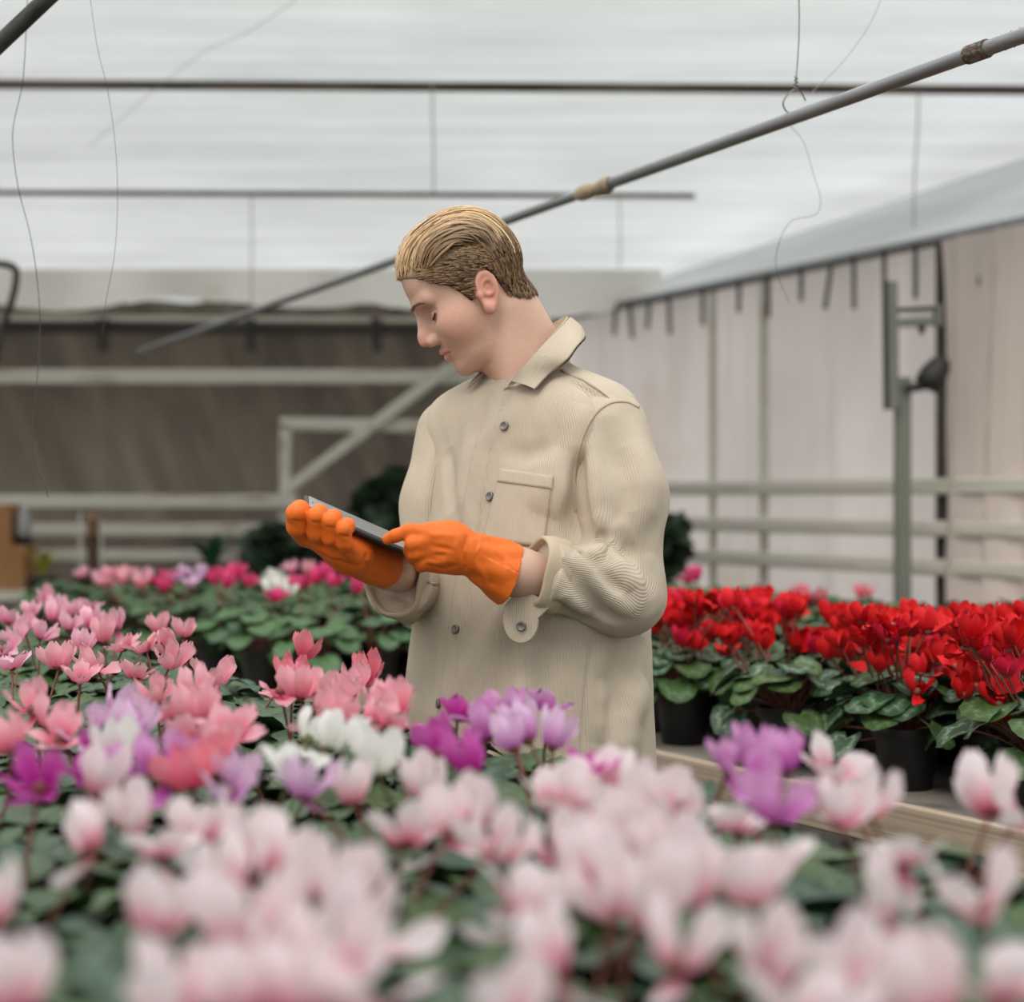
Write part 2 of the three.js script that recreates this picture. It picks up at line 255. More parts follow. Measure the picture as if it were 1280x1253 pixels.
// the long pipe hung diagonally through the house
{
  const A = at(1330, 26, 2.5), B = at(173, 441, 7.3), o = thing('hanging_pipe', null, 'grey steel pipe with a rusty joint slung diagonally overhead on wire', 'pipe'), q = (t) => A.clone().lerp(B, t);
  const tpx = (px) => { let lo = 0, hi = 1; for (let i = 0; i < 40; i++) { const m = (lo + hi) / 2, p = q(m); (640 + p.x / -p.z * F > px) ? lo = m : hi = m; } return lo; };
  const t1 = tpx(1222), t2 = tpx(764), t3 = tpx(722);
  mesh('pipe', rod(q(t1), q(t2), 0.0118, 0.0118, 20), galv, o); mesh('pipe', rod(q(t2), B, 0.0105, 0.0125, 16), galv, o); mesh('pipe', rod(A, q(t1), 0.0118, 0.0118, 20), galv, o);
  mesh('collar', rod(q(t1 - 0.004), q(t1 + 0.004), 0.0145, 0.0145, 20), rust, o);
  const rustyTan = mat(0xffffff, 0.8, { map: tex(64, 64, (u, v) => { const n = fbm(u * 8, v * 8, 8, 8, 4); return [0.62 + 0.2 * (n - 0.5), 0.55 + 0.2 * (n - 0.5), 0.45 + 0.2 * (n - 0.5)]; }) });
  const pts = []; for (let i = 0; i <= 8; i++) pts.push(new THREE.Vector2(0.0135 + 0.003 * Math.sin(i * 1.3) + 0.002 * (i % 2), i / 8)); const d = q(t3).sub(q(t2)), lg = new THREE.LatheGeometry(pts, 14); lg.scale(1, d.length(), 1); lg.applyQuaternion(new THREE.Quaternion().setFromUnitVectors(V(0, 1, 0), d.clone().normalize())); lg.translate(...q(t2).toArray()); mesh('rusty_joint', lg, rustyTan, o);
  // wire hanger
  const hgT = tpx(990), c = q(hgT), wire = mat(0x77736e, 0.5, { metalness: 0.5 }), h = thing('wire_hanger', null, 'twisted steel wire with a loop holding the hanging pipe', 'wire');
  const Dh = -c.z, a = (px, py, k = 0) => at(px, py, Dh + k);
  mesh('loop', tube([a(990, 143, 0.02), a(982, 138, 0.005), a(979, 128, -0.012), a(985, 118, -0.012), a(994, 112, 0), a(1002, 117, 0.01), a(1007, 126, 0.015)], 0.0013, 40, 6), wire, h);
  mesh('wire', tube([a(994, 112, 0), a(996, 90), a(999, 40), a(998, -40), V(c.x + 0.01, roofY(c.x, Dh), c.z)], 0.0012, 40, 6), wire, h);
  mesh('twist', tube([...Array(13).keys()].map((i) => { const t = i / 12; return a(995 + 2.5 * Math.sin(i * 2), 112 - 16 * t, 0.002 * Math.cos(i * 2)); }), 0.0012, 50, 5), wire, h);
  const w2 = thing('pipe_lashing', null, 'thin wire lashed round the hanging pipe beside its collar', 'wire');
  const t4 = tpx(1252); mesh('coil', tube([...Array(25).keys()].map((i) => { const k = q(t4 - i * 0.0006); const an = i * 1.05; return V(k.x, k.y + 0.0128 * Math.cos(an), k.z + 0.0128 * Math.sin(an)); }), 0.0009, 90, 5), wire, w2);
}
{ // pipe end and hook at the other side of the house
  const g = rod(at(-40, 92, 3.0), at(95, -36, 3.0), 0.0145, 0.0145, 18); single('short_roof_pipe', g, darkSteel, 'grey pipe crossing the roof corner, wound with thin wire', 'pipe');
  const D = 6.5; single('bent_hook', tube([at(-40, 330, D), at(8, 331, D), at(19, 336, D), at(20, 352, D), at(12, 385, D), at(2, 412, D), at(-10, 470, D)], 0.014, 40, 8), darkSteel, 'dark bent steel hook beside the tarpaulin wall', 'hook');
}
// hanging strings and wires
const wireM = mat(0x4d463f, 0.8), wireLight = mat(0x9a9892, 0.7);
function hanging(pts, D, r, label, m = wireM, slope = 0) { const v = pts.map(([x, y], i) => at(x, y, D + slope * i / pts.length)); single('hanging_wire', tube(v, r, 60, 5), m, label, 'wire'); }
hanging([[36, -60], [33, 30], [28, 105], [16, 165], [22, 230], [37, 290], [46, 345], [50, 405], [46, 480], [40, 540], [45, 585], [56, 606], [60, 622]], 3.1, 0.0007, 'long kinked brown wire dangling in front of the tarpaulin from the short pipe');
hanging([[108, -40], [122, 60], [134, 110], [144, 180], [147, 250], [143, 320], [132, 380], [128, 420]], 3.0, 0.0004, 'very fine thread dangling beside the long kinked wire');
hanging([[540, 103], [541, 150], [542, 180], [542, 240]], 6.5, 0.0035, 'pale tie wire hanging between the two roof purlins above the man', wireLight);
hanging([[1148, 115], [1147, 160], [1143, 225], [1142, 285]], 6.3, 0.0035, 'pale tie wire hanging from the thicker purlin above the winch post', wireLight);
hanging([[314, 244], [315, 300], [314, 400]], 7.6, 0.003, 'pale tie wire hanging from the thinner purlin over the eave beam', wireLight);
hanging([[774, 248], [775, 300], [774, 335]], 7.6, 0.003, 'pale tie wire hanging from the thinner purlin behind the hanging pipe', wireLight);
hanging([[980, 150], [1003, 175], [1016, 215], [1026, 255], [1020, 268], [990, 276], [975, 300], [970, 335], [986, 378]], 3.4, 0.0005, 'thin curling thread trailing down from the hanging pipe');
hanging([[1112, -30], [1090, 25], [1066, 62], [1040, 92], [1012, 118]], 3.3, 0.0006, 'thin slack wire running up from the pipe loop', wireLight);
hanging([[370, 0], [310, 40], [255, 65], [170, 132], [110, 185]], 5.6, 0.0013, 'faint slanting guy wire under the film roof', wireLight, 1.2);
// ---------------------------------------------------------------- benches
const U = { x: -0.5, d: 0.866 }, N = { x: -0.866, d: -0.5 }; // along the benches (away) and across them (towards the camera), in x and depth
const BENCH = EYE - 0.52, POT = 0.112;
const onBench = (ox, od, s, n) => V(ox + U.x * s + N.x * n, 0, -(od + U.d * s + N.d * n));
const wood = mat(0xffffff, 0.8, { map: tex(256, 64, (u, v) => { const g = fbm(u * 4, v * 24, 4, 24, 4), n = fbm(u * 9, v * 9 + 2, 9, 9, 3), c = 0.68 + 0.22 * (g - 0.5) + 0.12 * (n - 0.5); return [c, c * 0.9, c * 0.78]; }) });
const tray = mat(0xffffff, 0.9, { map: rep(tex(256, 256, (u, v) => { const n = fbm(u * 10, v * 10, 10, 10, 5), s = sstep(fbm(u * 24, v * 24 + 5, 24, 24, 2), 0.6, 0.75), c = 0.55 + 0.2 * (n - 0.5) - 0.2 * s; return [c, c * 0.95, c * 0.88]; }), 1, 1) });
function bench(name, ox, od, s0, s1, n0, n1, label) {
  const o = thing(name, onBench(ox, od, (s0 + s1) / 2, (n0 + n1) / 2), label, 'bench'); o.rotation.y = Math.PI * 2 / 3; // local x runs along the bench, local z across it
  const L = s1 - s0, Wd = n1 - n0, half = Wd / 2;
  const top = new RoundedBoxGeometry(L, 0.03, Wd, 1, 0.004); top.translate(0, BENCH - 0.015, 0); mesh('bench_top', top, tray, o);
  for (const sgn of [-1, 1]) { const e = new RoundedBoxGeometry(L + 0.04, 0.075, 0.025, 1, 0.005); e.translate(0, BENCH - 0.018, sgn * (half + 0.0125)); mesh('edge_board', e, wood, o); const c = new RoundedBoxGeometry(0.025, 0.075, Wd, 1, 0.005); c.translate(sgn * (L / 2 + 0.0125), BENCH - 0.018, 0); mesh('end_board', c, wood, o); }
  for (let i = 0; i < 4; i++) for (const sgn of [-1, 1]) { const g = new RoundedBoxGeometry(0.06, BENCH - 0.03, 0.06, 1, 0.004); g.translate(lerp(-L / 2 + 0.1, L / 2 - 0.1, i / 3), (BENCH - 0.03) / 2, sgn * (half - 0.08)); mesh('leg', g, wood, o); }
}
// signs: the local z axis of a bench turned by 120 degrees points to (0.866, -0.5) in (x, z), i.e. towards N reversed
const NEAR = { x: 0.43, d: 1.67 }, FAR = { x: 0.747, d: 2.76 };
bench('flower_bench', NEAR.x, NEAR.d, -2.6, 4.1, 0.0, 1.75, 'wooden bench crowded with pink cyclamen in front of the man');
bench('flower_bench', FAR.x, FAR.d, -1.9, 2.15, -2.3, 0.0, 'wooden edged bench behind the man carrying red cyclamen');
bench('flower_bench', FAR.x, FAR.d, 2.25, 4.9, -1.9, 0.4, 'bench of leafy cyclamen with hot pink and white blooms near the tarpaulin');

// ---------------------------------------------------------------- cyclamen
function leafTexture(silver, tint) {
  return tex(256, 256, (u, v) => {
    const x = u * 2 - 1, y = v * 2 - 1, r = Math.hypot(x, y), a = Math.atan2(x, y), lob = 0.60 + 0.07 * Math.cos(a * 9) + 0.10 * (fbm(u * 9 + 2, v * 9, 9, 9, 3) - 0.5);
    const band = Math.exp(-(((r - lob) / 0.15) ** 2)), mott = sstep(fbm(u * 26, v * 26 + 3, 26, 26, 3), 0.36, 0.62), vein = Math.exp(-((Math.abs(Math.sin(a * 4.5)) * r / 0.035) ** 2)) * (r > 0.06 ? 1 : 0);
    const s = clamp(silver * band * (0.35 + 0.65 * mott) + 0.22 * vein * (0.5 + silver), 0, 1), n = 0.9 + 0.3 * (fbm(u * 12, v * 12, 12, 12, 4) - 0.5);
    return [lerp(tint[0], 0.55, s) * n, lerp(tint[1], 0.65, s) * n, lerp(tint[2], 0.54, s) * n];
  });
}
const leafMat = (s, t) => mat(0xffffff, 0.42, { map: leafTexture(s, t), specularIntensity: 0.7 });
const leafPlain = [leafMat(0.35, [0.22, 0.34, 0.2]), leafMat(0.5, [0.18, 0.3, 0.2]), leafMat(0.25, [0.27, 0.38, 0.2])];
const leafSilver = [leafMat(1.15, [0.17, 0.29, 0.18]), leafMat(1.0, [0.2, 0.33, 0.19]), leafMat(0.6, [0.27, 0.38, 0.19])];
const leafFar = [leafMat(0.55, [0.25, 0.38, 0.23]), leafMat(0.35, [0.3, 0.44, 0.26])];
function leafGeo(k) { // heart-shaped blade, radius 1, stalk at the origin, tip along +z, upper side +y
  const segs = 16, rings = 4, p = [0, 0, 0], uv = [0.5, 0.5], ix = [];
  for (let j = 1; j <= rings; j++) for (let i = 0; i < segs; i++) {
    const a = i / segs * Math.PI * 2 + Math.PI / segs, t = j / rings, notch = Math.exp(-(((Math.abs(a - Math.PI)) / 0.42) ** 2));
    const rad = (1 + 0.10 * Math.cos(a) - 0.62 * notch + 0.16 * Math.exp(-(((Math.abs(a - Math.PI) - 0.75) / 0.4) ** 2))) * (1 + 0.03 * Math.sin(a * 7 + k)), x = Math.sin(a) * rad * t, z = Math.cos(a) * rad * t + 0.1 * t;
    const y = -0.10 * t * t - 0.16 * Math.max(0, z) * t + 0.07 * Math.sin(a * 3 + k * 2) * t * t + 0.05 * Math.sin(a * 6 + k) * t * t * t + (k % 2 ? 0.22 : 0.1) * Math.abs(x) * t;
    p.push(x, y, z); uv.push(0.5 + 0.48 * Math.sin(a) * t, 0.5 + 0.48 * Math.cos(a) * t);
  }
  const id = (j, i) => j === 0 ? 0 : 1 + (j - 1) * segs + (i % segs);
  for (let j = 0; j < rings; j++) for (let i = 0; i < segs; i++) { if (j) ix.push(id(j, i), id(j + 1, i), id(j + 1, i + 1), id(j, i), id(j + 1, i + 1), id(j, i + 1)); else ix.push(0, id(1, i), id(1, i + 1)); }
  const g = new THREE.BufferGeometry(); g.setAttribute('position', new THREE.Float32BufferAttribute(p, 3)); g.setAttribute('uv', new THREE.Float32BufferAttribute(uv, 2)); g.setIndex(ix); g.computeVertexNormals(); return g;
}
const leafGeos = [0, 1, 2, 3].map(leafGeo);
// petal colours, from the throat to the tip (real dye of each variety)
const DYE = {
  pale: [[0.66, 0.035, 0.15], [0.92, 0.50, 0.57], [0.95, 0.85, 0.855]], salmon: [[0.64, 0.03, 0.14], [0.9, 0.26, 0.34], [0.93, 0.5, 0.56]], pink: [[0.64, 0.04, 0.24], [0.88, 0.28, 0.44], [0.93, 0.55, 0.65]],
  rosy: [[0.62, 0.02, 0.1], [0.84, 0.12, 0.2], [0.9, 0.3, 0.36]], magenta: [[0.42, 0.01, 0.25], [0.56, 0.02, 0.34], [0.68, 0.14, 0.5]], lilac: [[0.5, 0.05, 0.4], [0.72, 0.33, 0.66], [0.85, 0.62, 0.8]],
  mauve: [[0.45, 0.02, 0.34], [0.64, 0.12, 0.52], [0.8, 0.42, 0.72]], white: [[0.75, 0.72, 0.6], [0.85, 0.85, 0.78], [0.88, 0.88, 0.84]], red: [[0.4, 0.003, 0.008], [0.55, 0.006, 0.012], [0.62, 0.013, 0.016]],
  crimson: [[0.4, 0.004, 0.03], [0.5, 0.005, 0.03], [0.58, 0.012, 0.045]], hot: [[0.6, 0.01, 0.1], [0.74, 0.03, 0.17], [0.78, 0.1, 0.26]],
};
function petalGeo(kind, shape) { // one upswept petal at azimuth 0
  const dye = DYE[kind], nu = 6, nv = 4, fringe = kind === 'mauve' || kind === 'lilac' || kind === 'magenta' ? 1 : kind === 'salmon' || kind === 'pink' || kind === 'rosy' ? 0.9 : 0.4, A = [0.013, 0.021, 0.034][shape], L = [0.050, 0.045, 0.034][shape], Wd = [0.0132, 0.0152, 0.016][shape], tw = [0.6, 0.8, 0.4][shape];
  const p = [], col = [], ix = [];
  for (let j = 0; j <= nu; j++) for (let i = 0; i <= nv; i++) {
    const t = j / nu, w = i / nv * 2 - 1, wd = Wd * (t < 0.62 ? 0.34 + 0.66 * Math.sin(t / 0.62 * Math.PI / 2) : Math.sqrt(Math.max(0.03, 1 - ((t - 0.62) / 0.40) ** 2)));
    const r = 0.006 + A * Math.pow(t, 0.7) + (shape === 2 ? 0 : 0.006 * Math.sin(Math.PI * t)) + 0.004 * w * w * (shape === 2 ? -1 : -0.6), ruffle = fringe * 0.0026 * t * Math.sin(i * 3.1 + j * 2.3);
    const h = -0.005 * Math.sin(Math.PI * Math.min(1, t * 3)) * (t < 0.33 ? 1 : 0) + L * (t - (shape === 2 ? 0.25 * t * t : 0)) + ruffle - 0.002 * fringe * t * (i % 2), tau = tw * t;
    const s = w * wd; p.push(r + s * Math.sin(tau) + ruffle, h, s * Math.cos(tau));
    const q = t < 0.4 ? t / 0.4 : 1, q2 = kind === 'pale' ? sstep(t, 0.12, 0.66) : sstep(t, 0.15, 0.85), a = dye[0], b = dye[1], c = dye[2]; for (let k = 0; k < 3; k++) col.push(lerp(lerp(a[k], b[k], sstep(q, 0.1, 0.9)), c[k], clamp(q2 + 0.25 * Math.abs(w) * fringe, 0, 1)));
  }
  for (let j = 0; j < nu; j++) for (let i = 0; i < nv; i++) { const a = j * (nv + 1) + i, c = a + nv + 1; ix.push(a, c, a + 1, a + 1, c, c + 1); }
  const g = new THREE.BufferGeometry(); g.setAttribute('position', new THREE.Float32BufferAttribute(p, 3)); g.setAttribute('color', new THREE.Float32BufferAttribute(col, 3)); g.setIndex(ix); g.computeVertexNormals(); return g;
}
const petals = {}, blooms = {}, SIZE = { pale: 0.93, salmon: 0.86, pink: 0.84, rosy: 0.84, magenta: 0.8, mauve: 0.8, lilac: 0.8, white: 0.85, red: 0.84, crimson: 0.84, hot: 0.9 };
for (const k of Object.keys(DYE)) {
  petals[k] = [0, 1, 2].map((s) => petalGeo(k, s));
  blooms[k] = petals[k].map((g, s) => mergeGeometries([0, 1, 2, 3, 4].map((i) => { const c = g.clone(); c.rotateZ((i % 2 ? 0.12 : -0.08)); c.rotateY(i * Math.PI * 0.4 + s); return c; })));
}
const petalMat = mat(0xffffff, 0.62, { vertexColors: true, transmission: 0.4, thickness: 0, specularIntensity: 0.3 }); petalMat.roughness = 0.85;
const petalDeep = mat(0xffffff, 0.6, { vertexColors: true, specularIntensity: 0.35 });
const stemMat = mat(0x7a4a3c, 0.6), stemGreen = mat(0x5f6b3e, 0.65);
const potMat = mat(0x1d1d1e, 0.5), soilMat = mat(0x3a2c22, 0.95, { map: noiseMap });
const potGeo = new THREE.LatheGeometry([[0.0, 0], [0.046, 0], [0.058, 0.095], [0.064, 0.095], [0.065, 0.112], [0.060, 0.112], [0.058, 0.098], [0.055, 0.098]].map(([r, y]) => new THREE.Vector2(r, y)), 22), soilGeo = new THREE.CylinderGeometry(0.0565, 0.0565, 0.012, 18);
const calyxGeo = new THREE.SphereGeometry(0.0068, 8, 6);
const BEDS = [];
function flower(plant, base, tip, kind, opt) { // nodding bloom at the end of a stalk; tip in plant space
  const bend = V(rr(-0.02, 0.02), 0, rr(-0.02, 0.02)), g = [tube([base, base.clone().lerp(tip, 0.55).add(bend), tip.clone().add(V(0, 0.004, 0))], 0.0019, 8, 5), calyxGeo.clone().translate(tip.x, tip.y + 0.001, tip.z)];
  g.forEach((q) => { q.deleteAttribute('uv1'); }); const m = mergeGeometries(g.map((q) => q.toNonIndexed()));
  const f = mesh('flower', m, kind === 'white' ? stemGreen : stemMat, plant), sh = opt.shape ?? (R() < (kind === 'salmon' || kind === 'pink' || kind === 'red' ? 0.3 : 0.45) ? 0 : R() < 0.6 ? 1 : 2), yaw = rr(0, 6.28), scale = SIZE[kind] * (opt.scale ?? 1) * rr(0.85, 1.12), q = new THREE.Quaternion().setFromEuler(new THREE.Euler(rr(-0.45, 0.45), yaw, rr(-0.45, 0.45)));
  const pm = kind === 'red' || kind === 'crimson' ? petalDeep : petalMat;
  if (opt.petals) for (let i = 0; i < 5; i++) { const p = mesh('petal', petals[kind][sh], pm, f); p.position.copy(tip); p.quaternion.copy(q).multiply(new THREE.Quaternion().setFromEuler(new THREE.Euler(rr(-0.1, 0.1), i * Math.PI * 0.4 + rr(-0.2, 0.2), R() < 0.07 ? -rr(1.2, 2.0) : rr(-0.32, 0.16)))); p.scale.setScalar(scale * rr(0.92, 1.06)); }
  else { const p = mesh('petal_whorl', blooms[kind][sh], pm, f); p.position.copy(tip); p.quaternion.copy(q); p.scale.setScalar(scale); }
  return f;
}
const LOOK = { pale: 'pale pink', salmon: 'salmon pink', pink: 'candy pink', rosy: 'rosy coral', magenta: 'deep magenta', lilac: 'lilac', mauve: 'mauve', white: 'white', red: 'bright red', crimson: 'crimson', hot: 'hot pink' };
const ROWS = ['first', 'second', 'third', 'fourth', 'fifth', 'sixth', 'seventh', 'eighth', 'ninth', 'tenth', 'eleventh', 'twelfth', 'thirteenth', 'fourteenth'];
const mainKind = (s) => { const k = {}; s.blooms.forEach((b) => { k[b.kind] = (k[b.kind] ?? 0) + 1; }); return Object.keys(k).sort((a, b) => k[b] - k[a])[0] ?? null; };
function adopt(list, spots) { // each bloom grows from the plant below it
  for (const b of list) {
    let best, bd = 9; for (const s of spots) { const q = Math.hypot(s.x - b.p.x, s.d + b.p.z) + 0.004 * s.blooms.length; if (q < bd) { bd = q; best = s; } }
    if (bd > 0.3) continue; const dx = b.p.x - best.x, dz = b.p.z + best.d, h = Math.hypot(dx, dz), k = h > 0.12 ? 0.12 / h : 1; b.p.x = best.x + dx * k; b.p.z = -best.d + dz * k; best.blooms.push(b);
  }
  for (const s of spots) s.main = mainKind(s);
  for (const s of spots) { let bd = 0.34; for (const t of spots) { const q = Math.hypot(s.x - t.x, s.d - t.d); if (t.main && t.main !== s.main && q < bd) { bd = q; s.beside = t.main; } } }
}
function plant(spot, bedName) { // spot: {x, d, blooms: [{p: Vector3, kind}], leaves, near, mats}
  const main = spot.main, count = spot.blooms.length, amount = !main ? 'leafy flowerless cyclamen' : LOOK[main] + ' cyclamen' + (count === 1 ? ' with one bloom' : count < 4 ? ' with few blooms' : ' in full bloom');
  const label = amount + ', ' + (ROWS[spot.row] ?? 'last') + ' row from the aisle, ' + bedName + (spot.beside ? ', beside ' + LOOK[spot.beside] : '');
  const o = thing('cyclamen', V(spot.x, BENCH, -spot.d), label, 'cyclamen', label);
  mesh('pot', potGeo, potMat, o); const s = mesh('soil', soilGeo, soilMat, o); s.position.y = 0.096;
  const turn = rr(0, 6.28), n = spot.leaves, stalks = [];
  for (let i = 0; i < n; i++) {
    const t = (i + 0.5) / n, az = turn + i * 2.39996 + rr(-0.2, 0.2), ro = spot.spread * (0.12 + 0.88 * Math.sqrt(t)) * rr(0.88, 1.1), h = POT + spot.lift * (1 - 0.95 * t * t) + rr(-0.012, 0.014) - (t > 0.8 ? rr(0, 0.035) : 0), size = rr(0.029, 0.043) * (spot.big ?? 1);
    const l = mesh('leaf', leafGeos[Math.floor(R() * 4)], spot.mats[Math.floor(R() * spot.mats.length)], o);
    l.position.set(Math.sin(az) * ro, h, Math.cos(az) * ro); l.rotation.set(rr(-0.1, 0.2) + 0.75 * t * t * (t > 0.75 ? rr(0.6, 1.1) : 1), az + rr(-0.5, 0.5), rr(-0.3, 0.3), 'YXZ'); l.scale.set(size, size, size * rr(0.95, 1.12));
    stalks.push(tube([V(Math.sin(az) * 0.015, 0.1, Math.cos(az) * 0.015), V(Math.sin(az) * ro * 0.6, lerp(0.1, h, 0.75), Math.cos(az) * ro * 0.6), l.position.clone()], 0.0017, 4, 4));
  }
  const st = mesh('leaf_stalks', mergeGeometries(stalks), stemMat, o); st.userData.kind = 'stuff';
  for (const b of spot.blooms) flower(o, V(rr(-0.012, 0.012), 0.1, rr(-0.012, 0.012)), b.p.clone().sub(o.position), b.kind, { petals: spot.near, shape: b.shape, scale: b.scale });
}
// blooms seen in the photograph: pixel, colour; their distance follows from the height of the bench they grow on
const near = [];
const B = (kind, list, drop = 0.262, o = {}) => { for (const [px, py, dd = 0] of list) { const h = drop + dd, D = h * F / (py + (o.low ?? 12) - 626.5); near.push({ p: at(px, py + 20 * 2 / D, D), kind, ...o }); } };
B('pale', [[125, 968], [112, 1035], [205, 1040], [172, 1010], [188, 1130], [300, 1050], [340, 1062], [250, 1025], [285, 1085], [360, 1130], [425, 1105], [455, 1142], [390, 1085], [300, 1150], [335, 1195], [405, 1190], [450, 1215], [205, 1235], [15, 1225], [262, 1205], [370, 1230], [300, 1230], [-10, 1120]]);
B('pale', [[440, 978], [530, 970], [588, 1008], [508, 1026], [690, 982], [762, 965], [800, 985], [842, 1000], [622, 1040], [645, 1085], [732, 1078], [775, 1045], [832, 1062], [690, 1180], [660, 1120], [765, 1105], [868, 1098], [845, 1172], [965, 1185], [1105, 1225], [1060, 1205], [1130, 1050], [1112, 1110], [1225, 1105], [1252, 1200], [1240, 990], [1275, 1000], [920, 1010], [965, 1062], [935, 1095], [625, 1240], [720, 990], [1010, 1245], [560, 1015], [700, 1050], [800, 1120], [1170, 1235]]);
B('pale', [[1040, 945], [1047, 1000], [1082, 992]], 0.25);
B('mauve', [[912, 938], [935, 925], [962, 928], [985, 940], [945, 960], [965, 995]], 0.24, { shape: 1 });
B('magenta', [[572, 878], [548, 922], [590, 942], [125, 925], [50, 962], [115, 945], [735, 945]], 0.25);
B('mauve', [[610, 902], [638, 878], [687, 872], [598, 880], [150, 905], [185, 945], [212, 952]], 0.25);
B('lilac', [[660, 905], [690, 912], [642, 915], [145, 880], [165, 905], [302, 958], [285, 968], [380, 968], [108, 905]], 0.25);
B('white', [[385, 905], [412, 915], [452, 922], [365, 945], [470, 942], [435, 905], [150, 930]], 0.25);
B('salmon', [[40, 870], [62, 890], [15, 918], [75, 905], [170, 832], [195, 858], [212, 880], [215, 818], [250, 882], [270, 838], [287, 900], [250, 858], [275, 925], [120, 822], [100, 835], [155, 798], [230, 783], [200, 778], [182, 800], [210, 800], [130, 790], [75, 820], [235, 905]], 0.25);
B('salmon', [[395, 850], [415, 858], [408, 880], [428, 868], [350, 848], [376, 855], [430, 885], [480, 872], [497, 876], [470, 888], [488, 890], [442, 850]], 0.25);
B('rosy', [[455, 838], [380, 808], [365, 845], [240, 958], [262, 940]], 0.25);
B('pink', [[15, 820], [115, 772], [92, 758], [66, 765], [50, 785], [10, 768], [30, 778], [85, 776], [105, 800], [60, 742], [125, 752], [20, 790], [40, 760], [72, 752], [5, 800], [145, 775]], 0.25);
function scatter(org, s0, s1, n0, n1, step, jit, aisle, keep) { const out = []; let row = 0; for (let s = s0; s <= s1; s += step * 0.88, row++) for (let n = n0 + (row % 2) * step / 2; n <= n1; n += step) { const q = onBench(org.x, org.d, s + rr(-jit, jit), n + rr(-jit, jit)); const d = -q.z; if (d > 0.5 && keep(q.x, d)) out.push({ x: q.x, d, blooms: [], row: Math.floor((aisle > 0 ? n - n0 : n1 - n) / step + 0.01) }); } return out; }
const inView = (x, d) => Math.abs(x) < 0.30 * d + 0.17;
{
  const spots = scatter(NEAR, -2.5, 3.95, 0.085, 1.68, 0.178, 0.012, 1, (x, d) => inView(x, d) && d > 0.62);
  adopt(near, spots);
  for (const s of spots) { const close = s.d < 3.4; plant(Object.assign(s, { leaves: s.d < 1.6 ? 30 : 28, spread: 0.122, lift: 0.072, near: close, mats: leafPlain, big: 1.05 }), 'front bench'); }
}
// far bench
const farB = [];
const FB = (kind, list, drop = 0.25) => { for (const [px, py, D0] of list) { const D = D0 ?? drop * F / (py + 10 - 626.5); farB.push({ p: at(px, py + 4, D), kind }); } };
FB('pink', [[84, 724, 5.7], [100, 728, 5.7], [72, 730, 5.6], [112, 722, 5.8], [365, 712, 5.5], [95, 718, 5.9], [180, 722, 5.6], [330, 728, 5.3]]); FB('salmon', [[140, 720, 5.7], [155, 726, 5.6], [165, 730, 5.5], [385, 714, 5.4], [130, 728, 5.6], [150, 716, 5.8]]);
FB('hot', [[205, 718, 5.6], [198, 726, 5.5], [212, 728, 5.5], [275, 720, 5.4], [298, 718, 5.4], [268, 726, 5.3], [310, 728, 5.3], [380, 728, 5.1], [372, 735, 5.0], [408, 720, 5.1], [420, 728, 5.0], [436, 718, 5.0], [450, 728, 4.9], [290, 724, 5.4], [394, 724, 5.1], [282, 730, 5.2], [460, 736, 4.7], [345, 746, 4.8], [205, 735, 5.3]]);
FB('lilac', [[230, 716, 5.6], [246, 722, 5.5], [238, 728, 5.4], [222, 722, 5.5], [252, 716, 5.6]]); FB('white', [[340, 724, 5.1], [352, 734, 5.0], [345, 720, 5.2], [362, 740, 4.9], [335, 736, 5.0]]);
FB('red', [[500, 788, 4.3], [514, 798, 4.2], [505, 800, 4.15], [492, 796, 4.3]]); FB('hot', [[864, 718, 5.6], [870, 722, 5.6], [860, 724, 5.5]]);
const redArea = [];
for (let i = 0; i < 400 && redArea.length < 115; i++) { const D = rr(3.45, 4.9), px = rr(808, 1002), h = rr(0.205, 0.315), py = 626.5 + h * F / D; if (py < 750 || py > 862 || (px > 960 && py > 800 && R() < 0.7)) continue; redArea.push([px, py, D]); }
for (let i = 0, n = 0; i < 900 && n < 215; i++) { const D = rr(2.75, 4.5), px = rr(1012, 1310), h = rr(0.205, 0.335), py = 626.5 + h * F / D, left = (px - 1030) / 250; if (py < 770 || py > 895 || py > 800 + 95 * left + 20 || (px < 1035 && py < 790)) continue; redArea.push([px, py, D]); n++; }
for (const a of redArea) FB(R() < 0.88 ? 'red' : 'crimson', [a]);
for (let i = 0; i < 14; i++) FB('rosy', [[rr(990, 1290), rr(738, 752), rr(5.6, 6.4)]]);
{
  const keep = (x, d) => inView(x, d) && x < sideX(d) - 0.25, A = scatter(FAR, -1.8, 2.08, -2.2, -0.09, 0.192, 0.015, -1, keep), B2 = scatter(FAR, 2.36, 4.8, -1.8, 0.31, 0.192, 0.015, -1, keep); B2.forEach((s) => { s.bed = 'tarpaulin bench'; }); const spots = [...A, ...B2];
  adopt(farB, spots);
  for (const s of spots) { const silver = s.x > -0.2 && s.d < 4.6; plant(Object.assign(s, { leaves: s.d < 4 ? 30 : s.d < 5.4 ? 20 : 16, spread: 0.125, lift: s.d > 5 ? 0.085 : 0.082, near: s.d < 3.3, mats: silver ? leafSilver : leafFar, big: s.d > 5 ? 1.15 : 1.05 }), s.bed ?? 'red bench'); }
}
